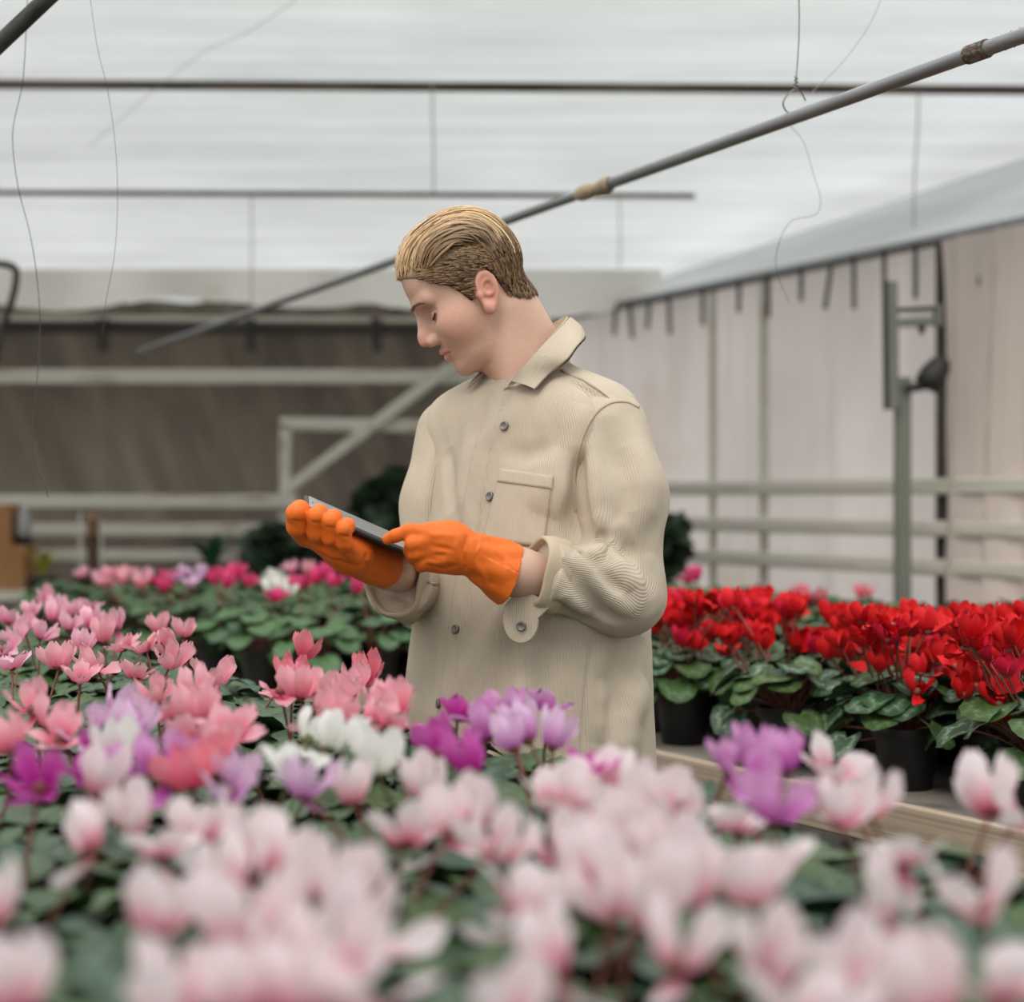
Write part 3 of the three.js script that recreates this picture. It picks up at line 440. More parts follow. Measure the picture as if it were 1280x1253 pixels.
// ---------------------------------------------------------------- things by the back wall
{ // shelf with the wooden box, the jar, a yellow plant and a wrapped stake
  const D = 8.05, o = thing('back_shelf', null, 'grey shelf under the wooden box by the tarpaulin wall', 'shelf'), p = (px, py, k = 0) => at(px, py, D + k), y = at(0, 736, D).y;
  const top = new RoundedBoxGeometry(1.7, 0.045, 0.5, 1, 0.006); top.translate((-40 - 640) / F * D - 0.35, y - 0.0225, -D); mesh('shelf_top', top, palePaint, o);
  for (const dx of [-1.1, 0.35]) for (const dz of [-0.2, 0.2]) mesh('leg', bar(V((-40 - 640) / F * D + dx, 0.001, -D + dz), V((-40 - 640) / F * D + dx, y - 0.045, -D + dz), 0.04, 0.04), darkSteel, o);
  const woodBox = mat(0xffffff, 0.75, { map: tex(128, 128, (u, v) => { const g = fbm(u * 30, v * 3, 30, 3, 4), c = 0.60 + 0.12 * (g - 0.5); return [c, c * 0.72, c * 0.45]; }) });
  const b = thing('wooden_box', V(p(10, 700).x, y, -D), 'tan upright wooden box with a notched side on the grey shelf', 'box');
  const w = 0.115, hgt = 0.385; const bx = (x0, x1, y0, y1, d) => { const g = new RoundedBoxGeometry(x1 - x0, y1 - y0, d, 1, 0.004); g.translate((x0 + x1) / 2, (y0 + y1) / 2, 0); return g; };
  mesh('tall_side', bx(-w - 0.06, 0.035, 0, hgt, 0.2), woodBox, b); mesh('low_side', bx(0.035, 0.108, 0, 0.2, 0.2), woodBox, b); const pn = bx(-w - 0.1, -0.012 - 0.02, 0.02, hgt - 0.02, 0.01); pn.translate(0, 0, 0.105); mesh('paper_label', pn, mat(0xcfc6bb, 0.9), b);
  const j = thing('glass_jar', V(p(30, 700).x + 0.003, y + 0.2, -D + 0.02), 'small clouded jar with a dark base standing on the wooden box', 'jar');
  const lj = (pts, m, n) => mesh(n, new THREE.LatheGeometry(pts.map(([r, h]) => new THREE.Vector2(r, h)), 18), m, j); lj([[0, 0], [0.036, 0], [0.038, 0.035], [0.036, 0.04], [0, 0.04]], mat(0x26221f, 0.6), 'base'); lj([[0.03, 0.04], [0.036, 0.06], [0.034, 0.12], [0.022, 0.15], [0.024, 0.17], [0, 0.175]], mat(0x9a9a96, 0.35, { metalness: 0.2 }), 'body');
  const stake = thing('wrapped_stake', V(p(116, 720, -0.36).x, 0, -D + 0.36), 'brown wooden stake wrapped with pale string', 'stake'); const q = (px, py) => at(px, py, D - 0.36).sub(stake.position), bark = mat(0x6b5140, 0.9, { map: noiseMap });
  mesh('stake', rod(V(0, 0.001, 0), q(116, 650), 0.03, 0.025), bark, stake); mesh('string', tube([...Array(30).keys()].map((i) => V(q(116, 0).x + 0.03 * Math.cos(i * 1.1), q(0, 668 - i).y, 0.03 * Math.sin(i * 1.1))), 0.004, 120, 5), mat(0xa8896a, 0.9), stake); mesh('tie_post', bar(q(102, 770), q(100, 640), 0.012, 0.012), palePaint, stake); mesh('tie_post', bar(q(128, 770), q(126, 650), 0.012, 0.012), palePaint, stake);
  const blade = (len, w2, bend) => grid(3, 8, (u, v) => V((u - 0.5) * w2 * Math.sin(Math.PI * (0.12 + 0.86 * v)), len * v - bend * 0.5 * v * v, bend * v * v + 0.15 * w2 * Math.abs(u - 0.5)));
  function tuft(name, pos, n, len, w2, m, label, cat, potH = 0.09) {
    const t = thing(name, pos, label, cat); const pg = potGeo.clone(); pg.scale(1.1, potH / 0.112, 1.1); mesh('pot', pg, potMat, t); const sg = soilGeo.clone(); sg.translate(0, potH - 0.015, 0); mesh('soil', sg, soilMat, t);
    const gs = [0, 1, 2].map((i) => blade(len * (0.75 + 0.2 * i), w2, len * (0.25 + 0.25 * i)));
    for (let i = 0; i < n; i++) { const l = mesh('leaf', gs[i % 3], m, t); l.position.set(0, potH - 0.01, 0); l.rotation.set(rr(-0.1, 0.25), i * 2.4, 0, 'YXZ'); l.scale.setScalar(rr(0.8, 1.1)); }
  }
  tuft('yellow_plant', V(p(62, 720).x, y, -D + 0.12), 11, 0.2, 0.028, mat(0x9a9a2e, 0.6), 'yellow-green bladed plant in a pot next to the wooden box', 'plant', 0.06);
  const green = mat(0x2e5a34, 0.5), darkGreen = mat(0x33452f, 0.6);
  const stand = (px, D2, hgt2, label) => { const g = thing('plant_stand', V((px - 640) / F * D2, 0, -D2), label, 'stand'); mesh('top', new THREE.CylinderGeometry(0.14, 0.14, 0.03, 20).translate(0, hgt2 - 0.015, 0), palePaint, g); for (let i = 0; i < 3; i++) { const a = i * 2.1; mesh('leg', rod(V(0.11 * Math.cos(a), 0.001, 0.11 * Math.sin(a)), V(0.09 * Math.cos(a), hgt2 - 0.03, 0.09 * Math.sin(a)), 0.012), darkSteel, g); } return V((px - 640) / F * D2, hgt2, -D2); };
  tuft('agave', stand(264, 8.0, 0.92, 'plant stand under the green agave by the tarpaulin'), 13, 0.24, 0.05, green, 'green agave with upright pointed leaves by the tarpaulin wall', 'plant');
  // dark shrubs behind the man
  const leafS = mat(0xffffff, 0.55, { map: leafTexture(0.1, [0.2, 0.28, 0.19]) });
  function shrub(cx, cy, D2, rx, ry, n, label) {
    const base = V((cx - 640) / F * D2, 0, -D2), t = thing('shrub', base, label, 'shrub'), top = at(cx, cy, D2).y, gs = [];
    mesh('trunk', rod(V(0, 0.001, 0), V(0, top, 0), 0.03, 0.015), bark, t); const m4 = new THREE.Matrix4();
    for (let i = 0; i < n; i++) { const a = rr(0, 6.28), b2 = Math.acos(rr(-1, 1)), r = Math.cbrt(rr(0.15, 1)), g = leafGeos[i % 4].clone(); const s = rr(0.04, 0.075); m4.compose(V(Math.cos(a) * Math.sin(b2) * rx * r, top + Math.cos(b2) * ry * r, Math.sin(a) * Math.sin(b2) * rx * 0.7 * r), new THREE.Quaternion().setFromEuler(new THREE.Euler(rr(-0.9, 0.9), rr(0, 6.28), rr(-0.9, 0.9))), V(s * 0.8, s, s * 1.3)); gs.push(g.applyMatrix4(m4)); }
    const f = mesh('foliage', mergeGeometries(gs), leafS, t); f.userData.kind = 'stuff';
  }
  shrub(500, 650, 8.2, 0.2, 0.22, 240, 'dark green shrub against the tarpaulin behind the man'); shrub(345, 690, 8.25, 0.12, 0.13, 150, 'low dark green shrub below the brace frame'); shrub(416, 700, 8.22, 0.12, 0.14, 150, 'low dark green shrub behind the hot pink cyclamen'); shrub(812, 680, 7.2, 0.13, 0.15, 150, 'dark green shrub half hidden by the sleeve near the side wall');
}
// ---------------------------------------------------------------- the man
const D0 = 2.8, M = (px, py, dz = 0) => at(px, py, D0 - dz); // pixel and distance in front of his middle
const man = thing('person', V(M(660, 0).x, 0, -D0), 'man in a beige corduroy overshirt and orange rubber gloves looking down at a tablet', 'person');
const root = man.position.clone(), put = (name, geo, m, parent = man) => { geo.translate(-root.x, 0, -root.z); return mesh(name, geo, m, parent); };
const fwd = V(-0.74, 0, 0.67), lat = V(0.67, 0, 0.74); // where the chest faces; towards his left shoulder
// folds: ridges (amp > 0) or creases (amp < 0) along lines drawn on the cloth
function folded(base, list, D0_ = 2.2, boost = 1) {
  const fs = []; for (const [pts, amp, w] of list) { const q = pts.map(([x, y]) => hit(base, x, y, D0_)).filter(Boolean); for (let i = 0; i + 1 < q.length; i++) { const a = q[i], b = q[i + 1], n = q.length - 1; fs.push([a.x, a.y, a.z, b.x - a.x, b.y - a.y, b.z - a.z, 1 / a.distanceToSquared(b), amp, 1 / (w * w), i / n, 1 / n]); } fs.gap = 1; }
  const groups = []; let g = null; for (const f of fs) { if (f[9] === 0) groups.push(g = []); f[7] *= boost; g.push(f); }
  return (x, y, z) => {
    let d = base(x, y, z); if (d > 0.03 || d < -0.03) return d;
    for (const g2 of groups) { let best = 0; for (const f of g2) { const px = x - f[0], py = y - f[1], pz = z - f[2]; let t = (px * f[3] + py * f[4] + pz * f[5]) * f[6]; t = t < 0 ? 0 : t > 1 ? 1 : t; const dx = px - f[3] * t, dy = py - f[4] * t, dz = pz - f[5] * t, e = (dx * dx + dy * dy + dz * dz) * f[8]; if (e < 6) { const s = f[9] + t * f[10], v = f[7] * Math.exp(-e) * Math.min(1, 4.5 * s * (1 - s) + 0.05); if (Math.abs(v) > Math.abs(best)) best = v; } } d -= best; }
    return d;
  };
}
// corduroy: fine ribs, one wale every 3 mm, the nap a little uneven
const cord = tex(64, 64, (u, v) => { const r = Math.pow(0.5 + 0.5 * Math.cos(u * Math.PI * 2 * 8), 0.7), n = 0.12 * fbm(u * 16, v * 16, 16, 16, 2); const c = r * 0.88 + n; return [c, c, c]; }, false);
const cordColor = tex(256, 256, (u, v) => { const n = fbm(u * 7, v * 7, 7, 7, 5), c = 1 + 0.07 * (n - 0.5); return [0.765 * c, 0.715 * c, 0.64 * c]; });
const WALE = 1 / 0.024; // texture repeats every 24 mm (8 wales)
const cloth = mat(0xffffff, 0.95, { map: rep(cordColor, 3, 3), bumpMap: rep(cord, WALE, WALE), bumpScale: 0.0008, sheen: 0.25, sheenColor: new THREE.Color(0.8, 0.72, 0.6), sheenRoughness: 0.6, specularIntensity: 0.15 });
const clothInside = mat(0xf4efe6, 0.95, { specularIntensity: 0.15, map: rep(cordColor, 3, 3) });
// ---- overshirt: torso
const yOf = (py) => EYE + (626.5 - py) / F * D0;
const table = [[470, 666, 0.135, 0.070, -0.012], [500, 667, 0.165, 0.084, -0.008], [533, 668, 0.178, 0.096, 0], [580, 669, 0.188, 0.117, 0], [620, 669, 0.194, 0.130, 0], [700, 667, 0.198, 0.148, 0], [790, 662, 0.203, 0.160, 0], [880, 658, 0.209, 0.172, 0], [1000, 657, 0.217, 0.180, 0]].map(([py, cx, a, b, s]) => [yOf(py), (cx - 640) / F * D0, a, b, s]);
function slice(y) { let i = 0; while (i < table.length - 2 && y < table[i + 1][0]) i++; const p = table[i], q = table[i + 1], t = clamp((p[0] - y) / (p[0] - q[0]), 0, 1); return [lerp(p[1], q[1], t), lerp(p[2], q[2], t), lerp(p[3], q[3], t), lerp(p[4], q[4], t)]; }
const HEM = yOf(985);
function loft(x, y, z) {
  const [cx, a, b, s] = slice(y), dx = x - cx, dz = z + D0, l = dx * lat.x + dz * lat.z, f = dx * fwd.x + dz * fwd.z - s;
  const q = Math.pow(Math.pow(Math.abs(l) / a, 2.35) + Math.pow(Math.abs(f) / b, 2.35), 1 / 2.35);
  return smax((q - 1) * Math.min(a, b) * 0.92, smax(y - yOf(492), HEM - y, 0.01), 0.05);
}
const shL = M(762, 536, 0.118), shR = M(565, 545, -0.122), neckB = M(668, 468, -0.02);
const yoke = union([cap(M(672, 482, -0.015), M(742, 520, 0.09), 0.052, 0.046), cap(M(664, 482, -0.02), M(580, 533, -0.108), 0.052, 0.05)], 0.04);
const torsoBase = (x, y, z) => { const d = smin(loft(x, y, z), yoke(x, y, z), 0.075); return d; };
const placket = (x, y, z) => { const [cx] = slice(y), dx = x - cx, dz = z + D0, l = dx * lat.x + dz * lat.z, f = dx * fwd.x + dz * fwd.z; if (f < 0.02) return 0; const e = Math.abs(l - 0.008); return 0.004 * (1 - sstep(e, 0.016, 0.019)) - 0.0012 * Math.exp(-(((e - 0.013) / 0.0016) ** 2)); };
const torsoFolds = folded(torsoBase, [
  [[[735, 505], [715, 590], [690, 650]], 0.008, 0.02], [[[722, 560], [722, 620], [716, 680]], -0.011, 0.016], [[[700, 560], [672, 640]], 0.004, 0.018], [[[655, 500], [600, 560], [575, 640]], 0.004, 0.02],
  [[[560, 560], [566, 640]], -0.005, 0.014], [[[690, 700], [640, 760], [560, 880]], 0.005, 0.022], [[[650, 790], [615, 880], [600, 960]], -0.006, 0.02], [[[672, 800], [640, 900], [632, 960]], 0.006, 0.02],
  [[[540, 790], [528, 880], [520, 950]], -0.004, 0.02], [[[740, 800], [730, 900], [727, 975]], -0.0028, 0.004], [[[800, 790], [770, 860], [765, 930]], -0.006, 0.028], [[[808, 850], [785, 900], [780, 960]], 0.007, 0.026], [[[760, 850], [750, 930]], 0.004, 0.02],
  [[[700, 470], [748, 500], [760, 520]], -0.003, 0.006], [[[585, 530], [580, 600], [590, 680]], 0.004, 0.016], [[[630, 560], [655, 570], [690, 560]], -0.003, 0.016],
], 2.2, 2.1);
const torso = (x, y, z) => { let d = torsoFolds(x, y, z); if (d < 0.02 && d > -0.02) { d -= placket(x, y, z) + 0.0016 * (fbm(x * 30 + 50, y * 22 + z * 30, 1e9, 1e9, 2) - 0.5); } return d; };
{
  const lo = [root.x - 0.28, HEM - 0.015, root.z - 0.27], hi = [root.x + 0.28, yOf(440), root.z + 0.27];
  const neckHole = cap(M(672, 500, -0.015), M(640, 400, 0.0), 0.056, 0.062);
  const shell = (x, y, z) => { let d = torso(x, y, z); d = smax(d, -neckHole(x, y, z), 0.006); return d; };
  const uv = (x, y, z) => { const [cx] = slice(y), dx = x - cx, dz = z + D0, an = Math.atan2(dx * lat.x + dz * lat.z, dx * fwd.x + dz * fwd.z); return [an * 0.19, y]; };
  put('overshirt', nets(shell, lo, hi, 0.0042, uv), cloth).userData.label = 'beige corduroy overshirt body';
}
const overshirt = man.children[0];
// ---- sleeves
function armUV(pts, sg) { // angle round the arm and length along it, blended smoothly at the joints
  const bn = pts[2].clone().sub(pts[0]).cross(pts[3].clone().sub(pts[2])).normalize().multiplyScalar(sg);
  return (x, y, z) => {
    const p = V(x, y, z), rec = []; let acc = 0, dm = 9;
    for (let i = 0; i + 1 < pts.length; i++) { const ab = pts[i + 1].clone().sub(pts[i]), L = ab.length(), t = clamp(p.clone().sub(pts[i]).dot(ab) / L / L, 0, 1), c = pts[i].clone().addScaledVector(ab, t), d = p.distanceTo(c); rec.push([d, ab.divideScalar(L), c, acc + t * L]); dm = Math.min(dm, d); acc += L; }
    const n = V(0, 0, 0), c = V(0, 0, 0); let ws = 0, al = 0; for (const [d, ab, q, l] of rec) { const w = Math.pow(dm / d, 10); n.addScaledVector(ab, w); c.addScaledVector(q, w); al += l * w; ws += w; }
    n.normalize(); c.divideScalar(ws); const q = bn.clone().addScaledVector(n, -bn.dot(n)).normalize(), s = n.clone().cross(q), v = p.sub(c); return [Math.atan2(-v.dot(s), v.dot(q)) * 0.058, al / ws];
  };
}
function sleeve(name, pts, rs, folds, end, dir, label, D1) {
  const base0 = chain(pts, rs, 0.03), cut = (x, y, z) => (x - end.x) * dir.x + (y - end.y) * dir.y + (z - end.z) * dir.z, base = (x, y, z) => smax(base0(x, y, z), cut(x, y, z), 0.006);
  const f0 = folded(base, folds, D1, 1.6), f = (x, y, z) => { let d = f0(x, y, z); if (Math.abs(d) < 0.02) d -= 0.003 * (fbm(x * 26 + 9, y * 22 + z * 26, 1e9, 1e9, 2) - 0.5); return d; };
  const lo = [9, 9, 9], hi = [-9, -9, -9]; pts.forEach((p, i) => ['x', 'y', 'z'].forEach((k, j) => { lo[j] = Math.min(lo[j], p[k] - rs[i] - 0.03); hi[j] = Math.max(hi[j], p[k] + rs[i] + 0.03); }));
  const m = put(name, nets(f, lo, hi, 0.0038, armUV(pts, D1 > 2.3 ? 1 : -1)), cloth, man); m.userData.label = label; return { f, m };
}
const elbL = M(778, 742, 0.165), cufL = M(676, 716, 0.232), wriL = M(600, 694, 0.262);
const fdL = cufL.clone().sub(elbL).normalize();
const sl = sleeve('sleeve', [M(756, 541, 0.110), M(776, 620, 0.142), elbL, cufL, cufL.clone().addScaledVector(fdL, 0.05)], [0.068, 0.066, 0.060, 0.047, 0.046], [
  [[[735, 540], [742, 620], [748, 690]], 0.007, 0.017], [[[758, 520], [765, 620], [760, 690]], -0.006, 0.018], [[[790, 515], [812, 600], [806, 690]], 0.006, 0.022], [[[775, 560], [790, 640]], -0.004, 0.016],
  [[[728, 560], [730, 620], [732, 680]], -0.007, 0.012],
  [[[745, 668], [772, 690], [800, 690]], -0.010, 0.013], [[[735, 695], [762, 680], [776, 706], [790, 740]], 0.011, 0.012], [[[716, 690], [735, 712], [765, 745], [790, 768]], 0.009, 0.011], [[[725, 688], [748, 715], [778, 745]], -0.011, 0.010],
  [[[700, 700], [722, 730], [750, 765], [780, 780]], -0.008, 0.010], [[[690, 715], [705, 745], [735, 772]], 0.007, 0.010], [[[760, 705], [785, 725], [808, 730]], 0.006, 0.012], [[[815, 640], [800, 700], [815, 750]], -0.004, 0.018], [[[745, 640], [765, 660], [790, 655]], 0.005, 0.014], [[[690, 735], [712, 765], [740, 782]], -0.006, 0.010], [[[790, 700], [800, 740], [792, 775]], 0.005, 0.014],
], cufL, fdL, 'sleeve creased at the bent elbow', 2.2);
const elbR = M(540, 735, -0.045), cufR = M(497, 728, 0.085), wriR = M(468, 706, 0.185), fdR = wriR.clone().sub(elbR).normalize();
const sr = sleeve('sleeve', [M(570, 545, -0.118), M(552, 630, -0.09), elbR, cufR, cufR.clone().addScaledVector(fdR, 0.05)], [0.066, 0.062, 0.058, 0.05, 0.05], [
  [[[548, 530], [535, 600], [528, 660]], 0.004, 0.018], [[[560, 560], [552, 620], [545, 660]], -0.005, 0.014], [[[475, 735], [505, 745], [530, 755]], 0.006, 0.010], [[[480, 752], [505, 758], [530, 770]], -0.006, 0.010],
], cufR, fdR, 'far sleeve behind the tablet', 2.4);
// turned-back cuffs
function ring(c, dir, prof, wob, up = V(0, 1, 0)) { // closed profile [along, radius] swept round an axis
  const s = dir.clone().cross(up).normalize(), q = s.clone().cross(dir);
  return grid(56, prof.length, (u, v) => { const k = Math.round(v * prof.length) % prof.length, a = u * Math.PI * 2, [al, r] = prof[k], rad = r * (1 + wob * Math.sin(a * 3 + 1) + wob * 0.7 * Math.sin(a * 5 + al * 60)), p = c.clone().addScaledVector(dir, al + wob * 0.06 * Math.sin(a * 2 + 2)).addScaledVector(s, Math.cos(a) * rad * 0.92).addScaledVector(q, Math.sin(a) * rad * 1.06); p.uv = [a * r, al + v * 0.05]; return p; });
}
const cuffProf = [[-0.030, 0.0485], [-0.024, 0.0525], [-0.004, 0.0525], [0.010, 0.0505], [0.014, 0.047], [0.010, 0.0435], [-0.02, 0.0425], [-0.03, 0.045]];
{ const c = put('cuff', ring(cufL, fdL, cuffProf, 0.045), clothInside); c.userData.label = 'turned-back cuff showing its smooth inner side'; put('cuff', ring(cufR.clone().addScaledVector(fdR, 0.0), fdR, cuffProf.map(([a, r]) => [a * 1.2, r * 1.04]), 0.06), clothInside); }
// ---- pieces sewn on the shirt: laid on the cloth by following its surface
function sewn(name, f, outline, lift, th, m, parent, nu = 14, nv = 14, D1 = 2.2) { // outline(u, v) -> pixel
  const pts = []; for (let j = 0; j <= nv; j++) for (let i = 0; i <= nu; i++) { const [x, y] = outline(i / nu, j / nv), p = hit(f, x, y, D1) ?? M(x, y, 0.1); pts.push([p, grad(f, p.x, p.y, p.z, 0.004)]); }
  const g = grid(nu + 2, nv + 2, (u, v) => { const i = clamp(Math.round(u * (nu + 2)) - 1, 0, nu), j = clamp(Math.round(v * (nv + 2)) - 1, 0, nv), [p, n] = pts[j * (nu + 1) + i], edge = Math.round(u * (nu + 2)) !== i + 1 || Math.round(v * (nv + 2)) !== j + 1; const q = p.clone().addScaledVector(n, edge ? lift - th : lift); q.uv = [i / nu * 0.09, q.y]; return q; });
  return put(name, g, m, parent);
}
const quadPx = (a, b, c, d) => (u, v) => [lerp(lerp(a[0], b[0], u), lerp(d[0], c[0], u), v), lerp(lerp(a[1], b[1], u), lerp(d[1], c[1], u), v)];
sewn('chest_pocket', torso, quadPx([627, 588], [692, 597], [680, 684], [604, 676]), 0.0035, 0.005, cloth, man, 18, 18);
sewn('pocket_band', torso, quadPx([627.5, 587], [692.5, 596], [690.5, 612], [624, 603]), 0.0052, 0.003, cloth, man, 14, 5);
sewn('shoulder_seam', torso, (u, v) => { const q = [[702, 462], [725, 472], [748, 487], [765, 500]], k = Math.min(2, Math.floor(u * 3)), t = u * 3 - k; return [lerp(q[k][0], q[k + 1][0], t) - 1 + 3 * v, lerp(q[k][1], q[k + 1][1], t) + 3.5 * v]; }, 0.002, 0.003, cloth, man, 18, 2);
{ // stitched seam round the sleeve head
  const both = (x, y, z) => Math.min(torso(x, y, z), sl.f(x, y, z)), path = new THREE.CatmullRomCurve3([[719, 640], [719, 590], [727, 550], [742, 520], [762, 504], [784, 502], [799, 509]].map(([x, y]) => V(x, y, 0)));
  sewn('sleeve_seam', both, (u, v) => { const p = path.getPoint(u), t = path.getTangent(u); return [p.x - t.y * (v - 0.5) * 3.4, p.y + t.x * (v - 0.5) * 3.4]; }, 0.0013, 0.0022, clothInside, man, 60, 2);
}
// tab hanging from the open cuff
{
  const sh = new THREE.Shape(); const px = (x, y) => [(x - 650) / F * 2.55, -(y - 780) / F * 2.55]; sh.moveTo(...px(632, 760)); sh.bezierCurveTo(...px(626, 778), ...px(632, 800), ...px(650, 803)); sh.bezierCurveTo(...px(664, 804), ...px(674, 790), ...px(673, 772)); sh.lineTo(...px(690, 756)); sh.lineTo(...px(662, 741)); sh.bezierCurveTo(...px(645, 744), ...px(636, 750), ...px(632, 760));
  const g = new THREE.ExtrudeGeometry(sh, { depth: 0.004, bevelEnabled: true, bevelSize: 0.0015, bevelThickness: 0.0015, bevelSegments: 2, curveSegments: 12 }); const P2 = g.attributes.position; for (let i = 0; i < P2.count; i++) P2.setZ(i, P2.getZ(i) + 0.25 * Math.max(0, P2.getY(i) + 0.0) * 0.2 - 1.5 * P2.getX(i) ** 2); g.computeVertexNormals();
  const a = at(650, 780, 2.555); g.rotateY(-0.25); g.translate(a.x, a.y, a.z); put('cuff_tab', g, cloth).userData.label = 'rounded cuff tab hanging open with a button';
}
const buttonMat = mat(0x7b7670, 0.4, { metalness: 0.5 }), buttonGeo = new THREE.LatheGeometry([[0, 0.0012], [0.0035, 0.0014], [0.005, 0.0026], [0.0064, 0.0028], [0.0074, 0.0016], [0.0072, -0.001], [0, -0.001]].map(([r, y]) => new THREE.Vector2(r, y)), 22);
function button(p, n) { const g = buttonGeo.clone(); g.applyQuaternion(new THREE.Quaternion().setFromUnitVectors(V(0, 1, 0), n)); g.translate(p.x + n.x * 0.0015, p.y + n.y * 0.0015, p.z + n.z * 0.0015); put('button', g, buttonMat); }
for (const [x, y] of [[631, 533], [613, 621], [570, 787], [549, 880]]) { const p = hit(torso, x, y); if (p) button(p, grad(torso, p.x, p.y, p.z, 0.006)); }
button(at(652, 783, 2.548), V(-0.25, 0, 0.97).normalize());
// collar: stand and fall round the neck
{
  const cv = (a) => new THREE.CatmullRomCurve3(a.map(([x, y, z]) => M(x, y, z)));
  const fold = cv([[640, 477, 0.075], [651, 463, 0.083], [667, 444, 0.082], [688, 420, 0.058], [706, 400, 0.012], [706, 396, -0.035], [685, 408, -0.075], [652, 432, -0.085], [626, 448, -0.05], [612, 462, -0.01]]);
  const on = (x, y, l) => { const p = hit(torso, x, y), n = grad(torso, p.x, p.y, p.z, 0.006); return p.addScaledVector(n, l); };
  const fall = new THREE.CatmullRomCurve3([on(673, 492, 0.008), on(690, 474, 0.009), M(708, 452, 0.108), M(719, 436, 0.085), M(728, 424, 0.03), M(722, 422, -0.05), M(690, 436, -0.105), M(645, 458, -0.115), on(606, 478, 0.008), on(591, 490, 0.006)]);
  const stand = cv([[629, 487, 0.062], [642, 481, 0.072], [662, 470, 0.072], [690, 455, 0.05], [703, 445, 0.01], [700, 445, -0.04], [680, 452, -0.075], [650, 464, -0.08], [625, 478, -0.05], [615, 492, -0.01]]);
  const sheet = (c0, c1, bulge, th) => { const row = (u, k) => { const a = c0.getPoint(u), b = c1.getPoint(u), p = a.clone().lerp(b, k), o = p.clone().sub(M(662, 440, -0.005)); o.y = 0.25 * o.length(); o.normalize(); return p.addScaledVector(o, bulge * Math.sin(Math.PI * Math.min(1, k)) ); };
    return grid(64, 14, (u, v) => { const up = v <= 0.5, k = up ? v * 2 : (1 - v) * 2, p = row(u, k), o = p.clone().sub(M(662, 440, -0.005)).setY(0).normalize(); if (up) p.addScaledVector(o, th); p.uv = [u * 0.5, k * 0.06]; return p; }); };
  put('collar', sheet(fold, fall, 0.006, 0.005), cloth); put('collar_stand', sheet(fold, stand, -0.002, 0.003), clothInside);
  put('undershirt', tube([M(612, 492, 0.0), M(618, 478, -0.02), M(632, 480, 0.03), M(640, 488, 0.055)], 0.006, 20, 6), mat(0x33363b, 0.9)).userData.label = 'dark undershirt at the open collar';
}
// ---- head, neck and the rest of the body
const SC = 1.04, tilt = 27 * Math.PI / 180, yaw = 8 * Math.PI / 180;
const hf = V(-Math.cos(tilt) * Math.cos(yaw), -Math.sin(tilt), Math.cos(tilt) * Math.sin(yaw)), hu = V(-Math.sin(tilt) * Math.cos(yaw), Math.cos(tilt), Math.sin(tilt) * Math.sin(yaw)), hs = V(Math.sin(yaw), 0, Math.cos(yaw));
const HO = M(606, 375, 0);
const toHead = (x, y, z) => { const dx = (x - HO.x) / SC, dy = (y - HO.y) / SC, dz = (z - HO.z) / SC; return [dx * hf.x + dy * hf.y + dz * hf.z, dx * hu.x + dy * hu.y + dz * hu.z, dx * hs.x + dy * hs.y + dz * hs.z]; };
const fromHead = (f, u, s) => HO.clone().addScaledVector(hf, f * SC).addScaledVector(hu, u * SC).addScaledVector(hs, s * SC);
const curve = (t) => { // smooth curve through the points [u, value]
  const n = t.length, m = t.map((p, i) => { const a = t[Math.max(0, i - 1)], b = t[Math.min(n - 1, i + 1)]; return (b[1] - a[1]) / (b[0] - a[0]); });
  return (u) => { if (u <= t[0][0]) return t[0][1]; for (let i = 0; i + 1 < n; i++) if (u <= t[i + 1][0]) { const h = t[i + 1][0] - t[i][0], k = (u - t[i][0]) / h, k2 = k * k, k3 = k2 * k; return t[i][1] * (2 * k3 - 3 * k2 + 1) + m[i] * h * (k3 - 2 * k2 + k) + t[i + 1][1] * (3 * k2 - 2 * k3) + m[i + 1] * h * (k3 - k2); } return t[n - 1][1]; };
};
const FR = curve([[-0.094, 0.052], [-0.088, 0.071], [-0.078, 0.0815], [-0.062, 0.0855], [-0.05, 0.0885], [-0.035, 0.0925], [-0.02, 0.093], [0, 0.094], [0.02, 0.0965], [0.033, 0.100], [0.05, 0.1035], [0.07, 0.1035], [0.09, 0.099], [0.11, 0.088], [0.125, 0.068], [0.138, 0.03]]);
const BK = curve([[-0.094, 0.035], [-0.085, 0.022], [-0.06, 0.002], [-0.03, -0.02], [0, -0.054], [0.03, -0.074], [0.06, -0.079], [0.09, -0.072], [0.115, -0.05], [0.138, -0.006]]);
const WD = curve([[-0.094, 0.014], [-0.085, 0.032], [-0.07, 0.045], [-0.05, 0.053], [-0.03, 0.0585], [0, 0.064], [0.03, 0.0695], [0.06, 0.072], [0.09, 0.064], [0.115, 0.046], [0.138, 0.015]]);
const E = (c, r) => (f, u, s) => { const a = (f - c[0]) / r[0], b = (u - c[1]) / r[1], d = (s - c[2]) / r[2], q = Math.sqrt(a * a + b * b + d * d); return (q - 1) * Math.min(...r); };
const hc = (a, b, ra, rb) => cap(V(...a), V(...b), ra, rb);
const nose = union([hc([0.0975, 0.027, 0], [0.1105, -0.008, 0], 0.0058, 0.0072), hc([0.1105, -0.008, 0], [0.1125, -0.016, 0], 0.0072, 0.0082), hc([0.091, 0.022, 0], [0.099, -0.014, 0], 0.009, 0.0125)], 0.006), wingL = E([0.1005, -0.0215, 0.0115], [0.010, 0.0075, 0.0065]), wingR = E([0.1005, -0.0215, -0.0115], [0.010, 0.0075, 0.0065]);
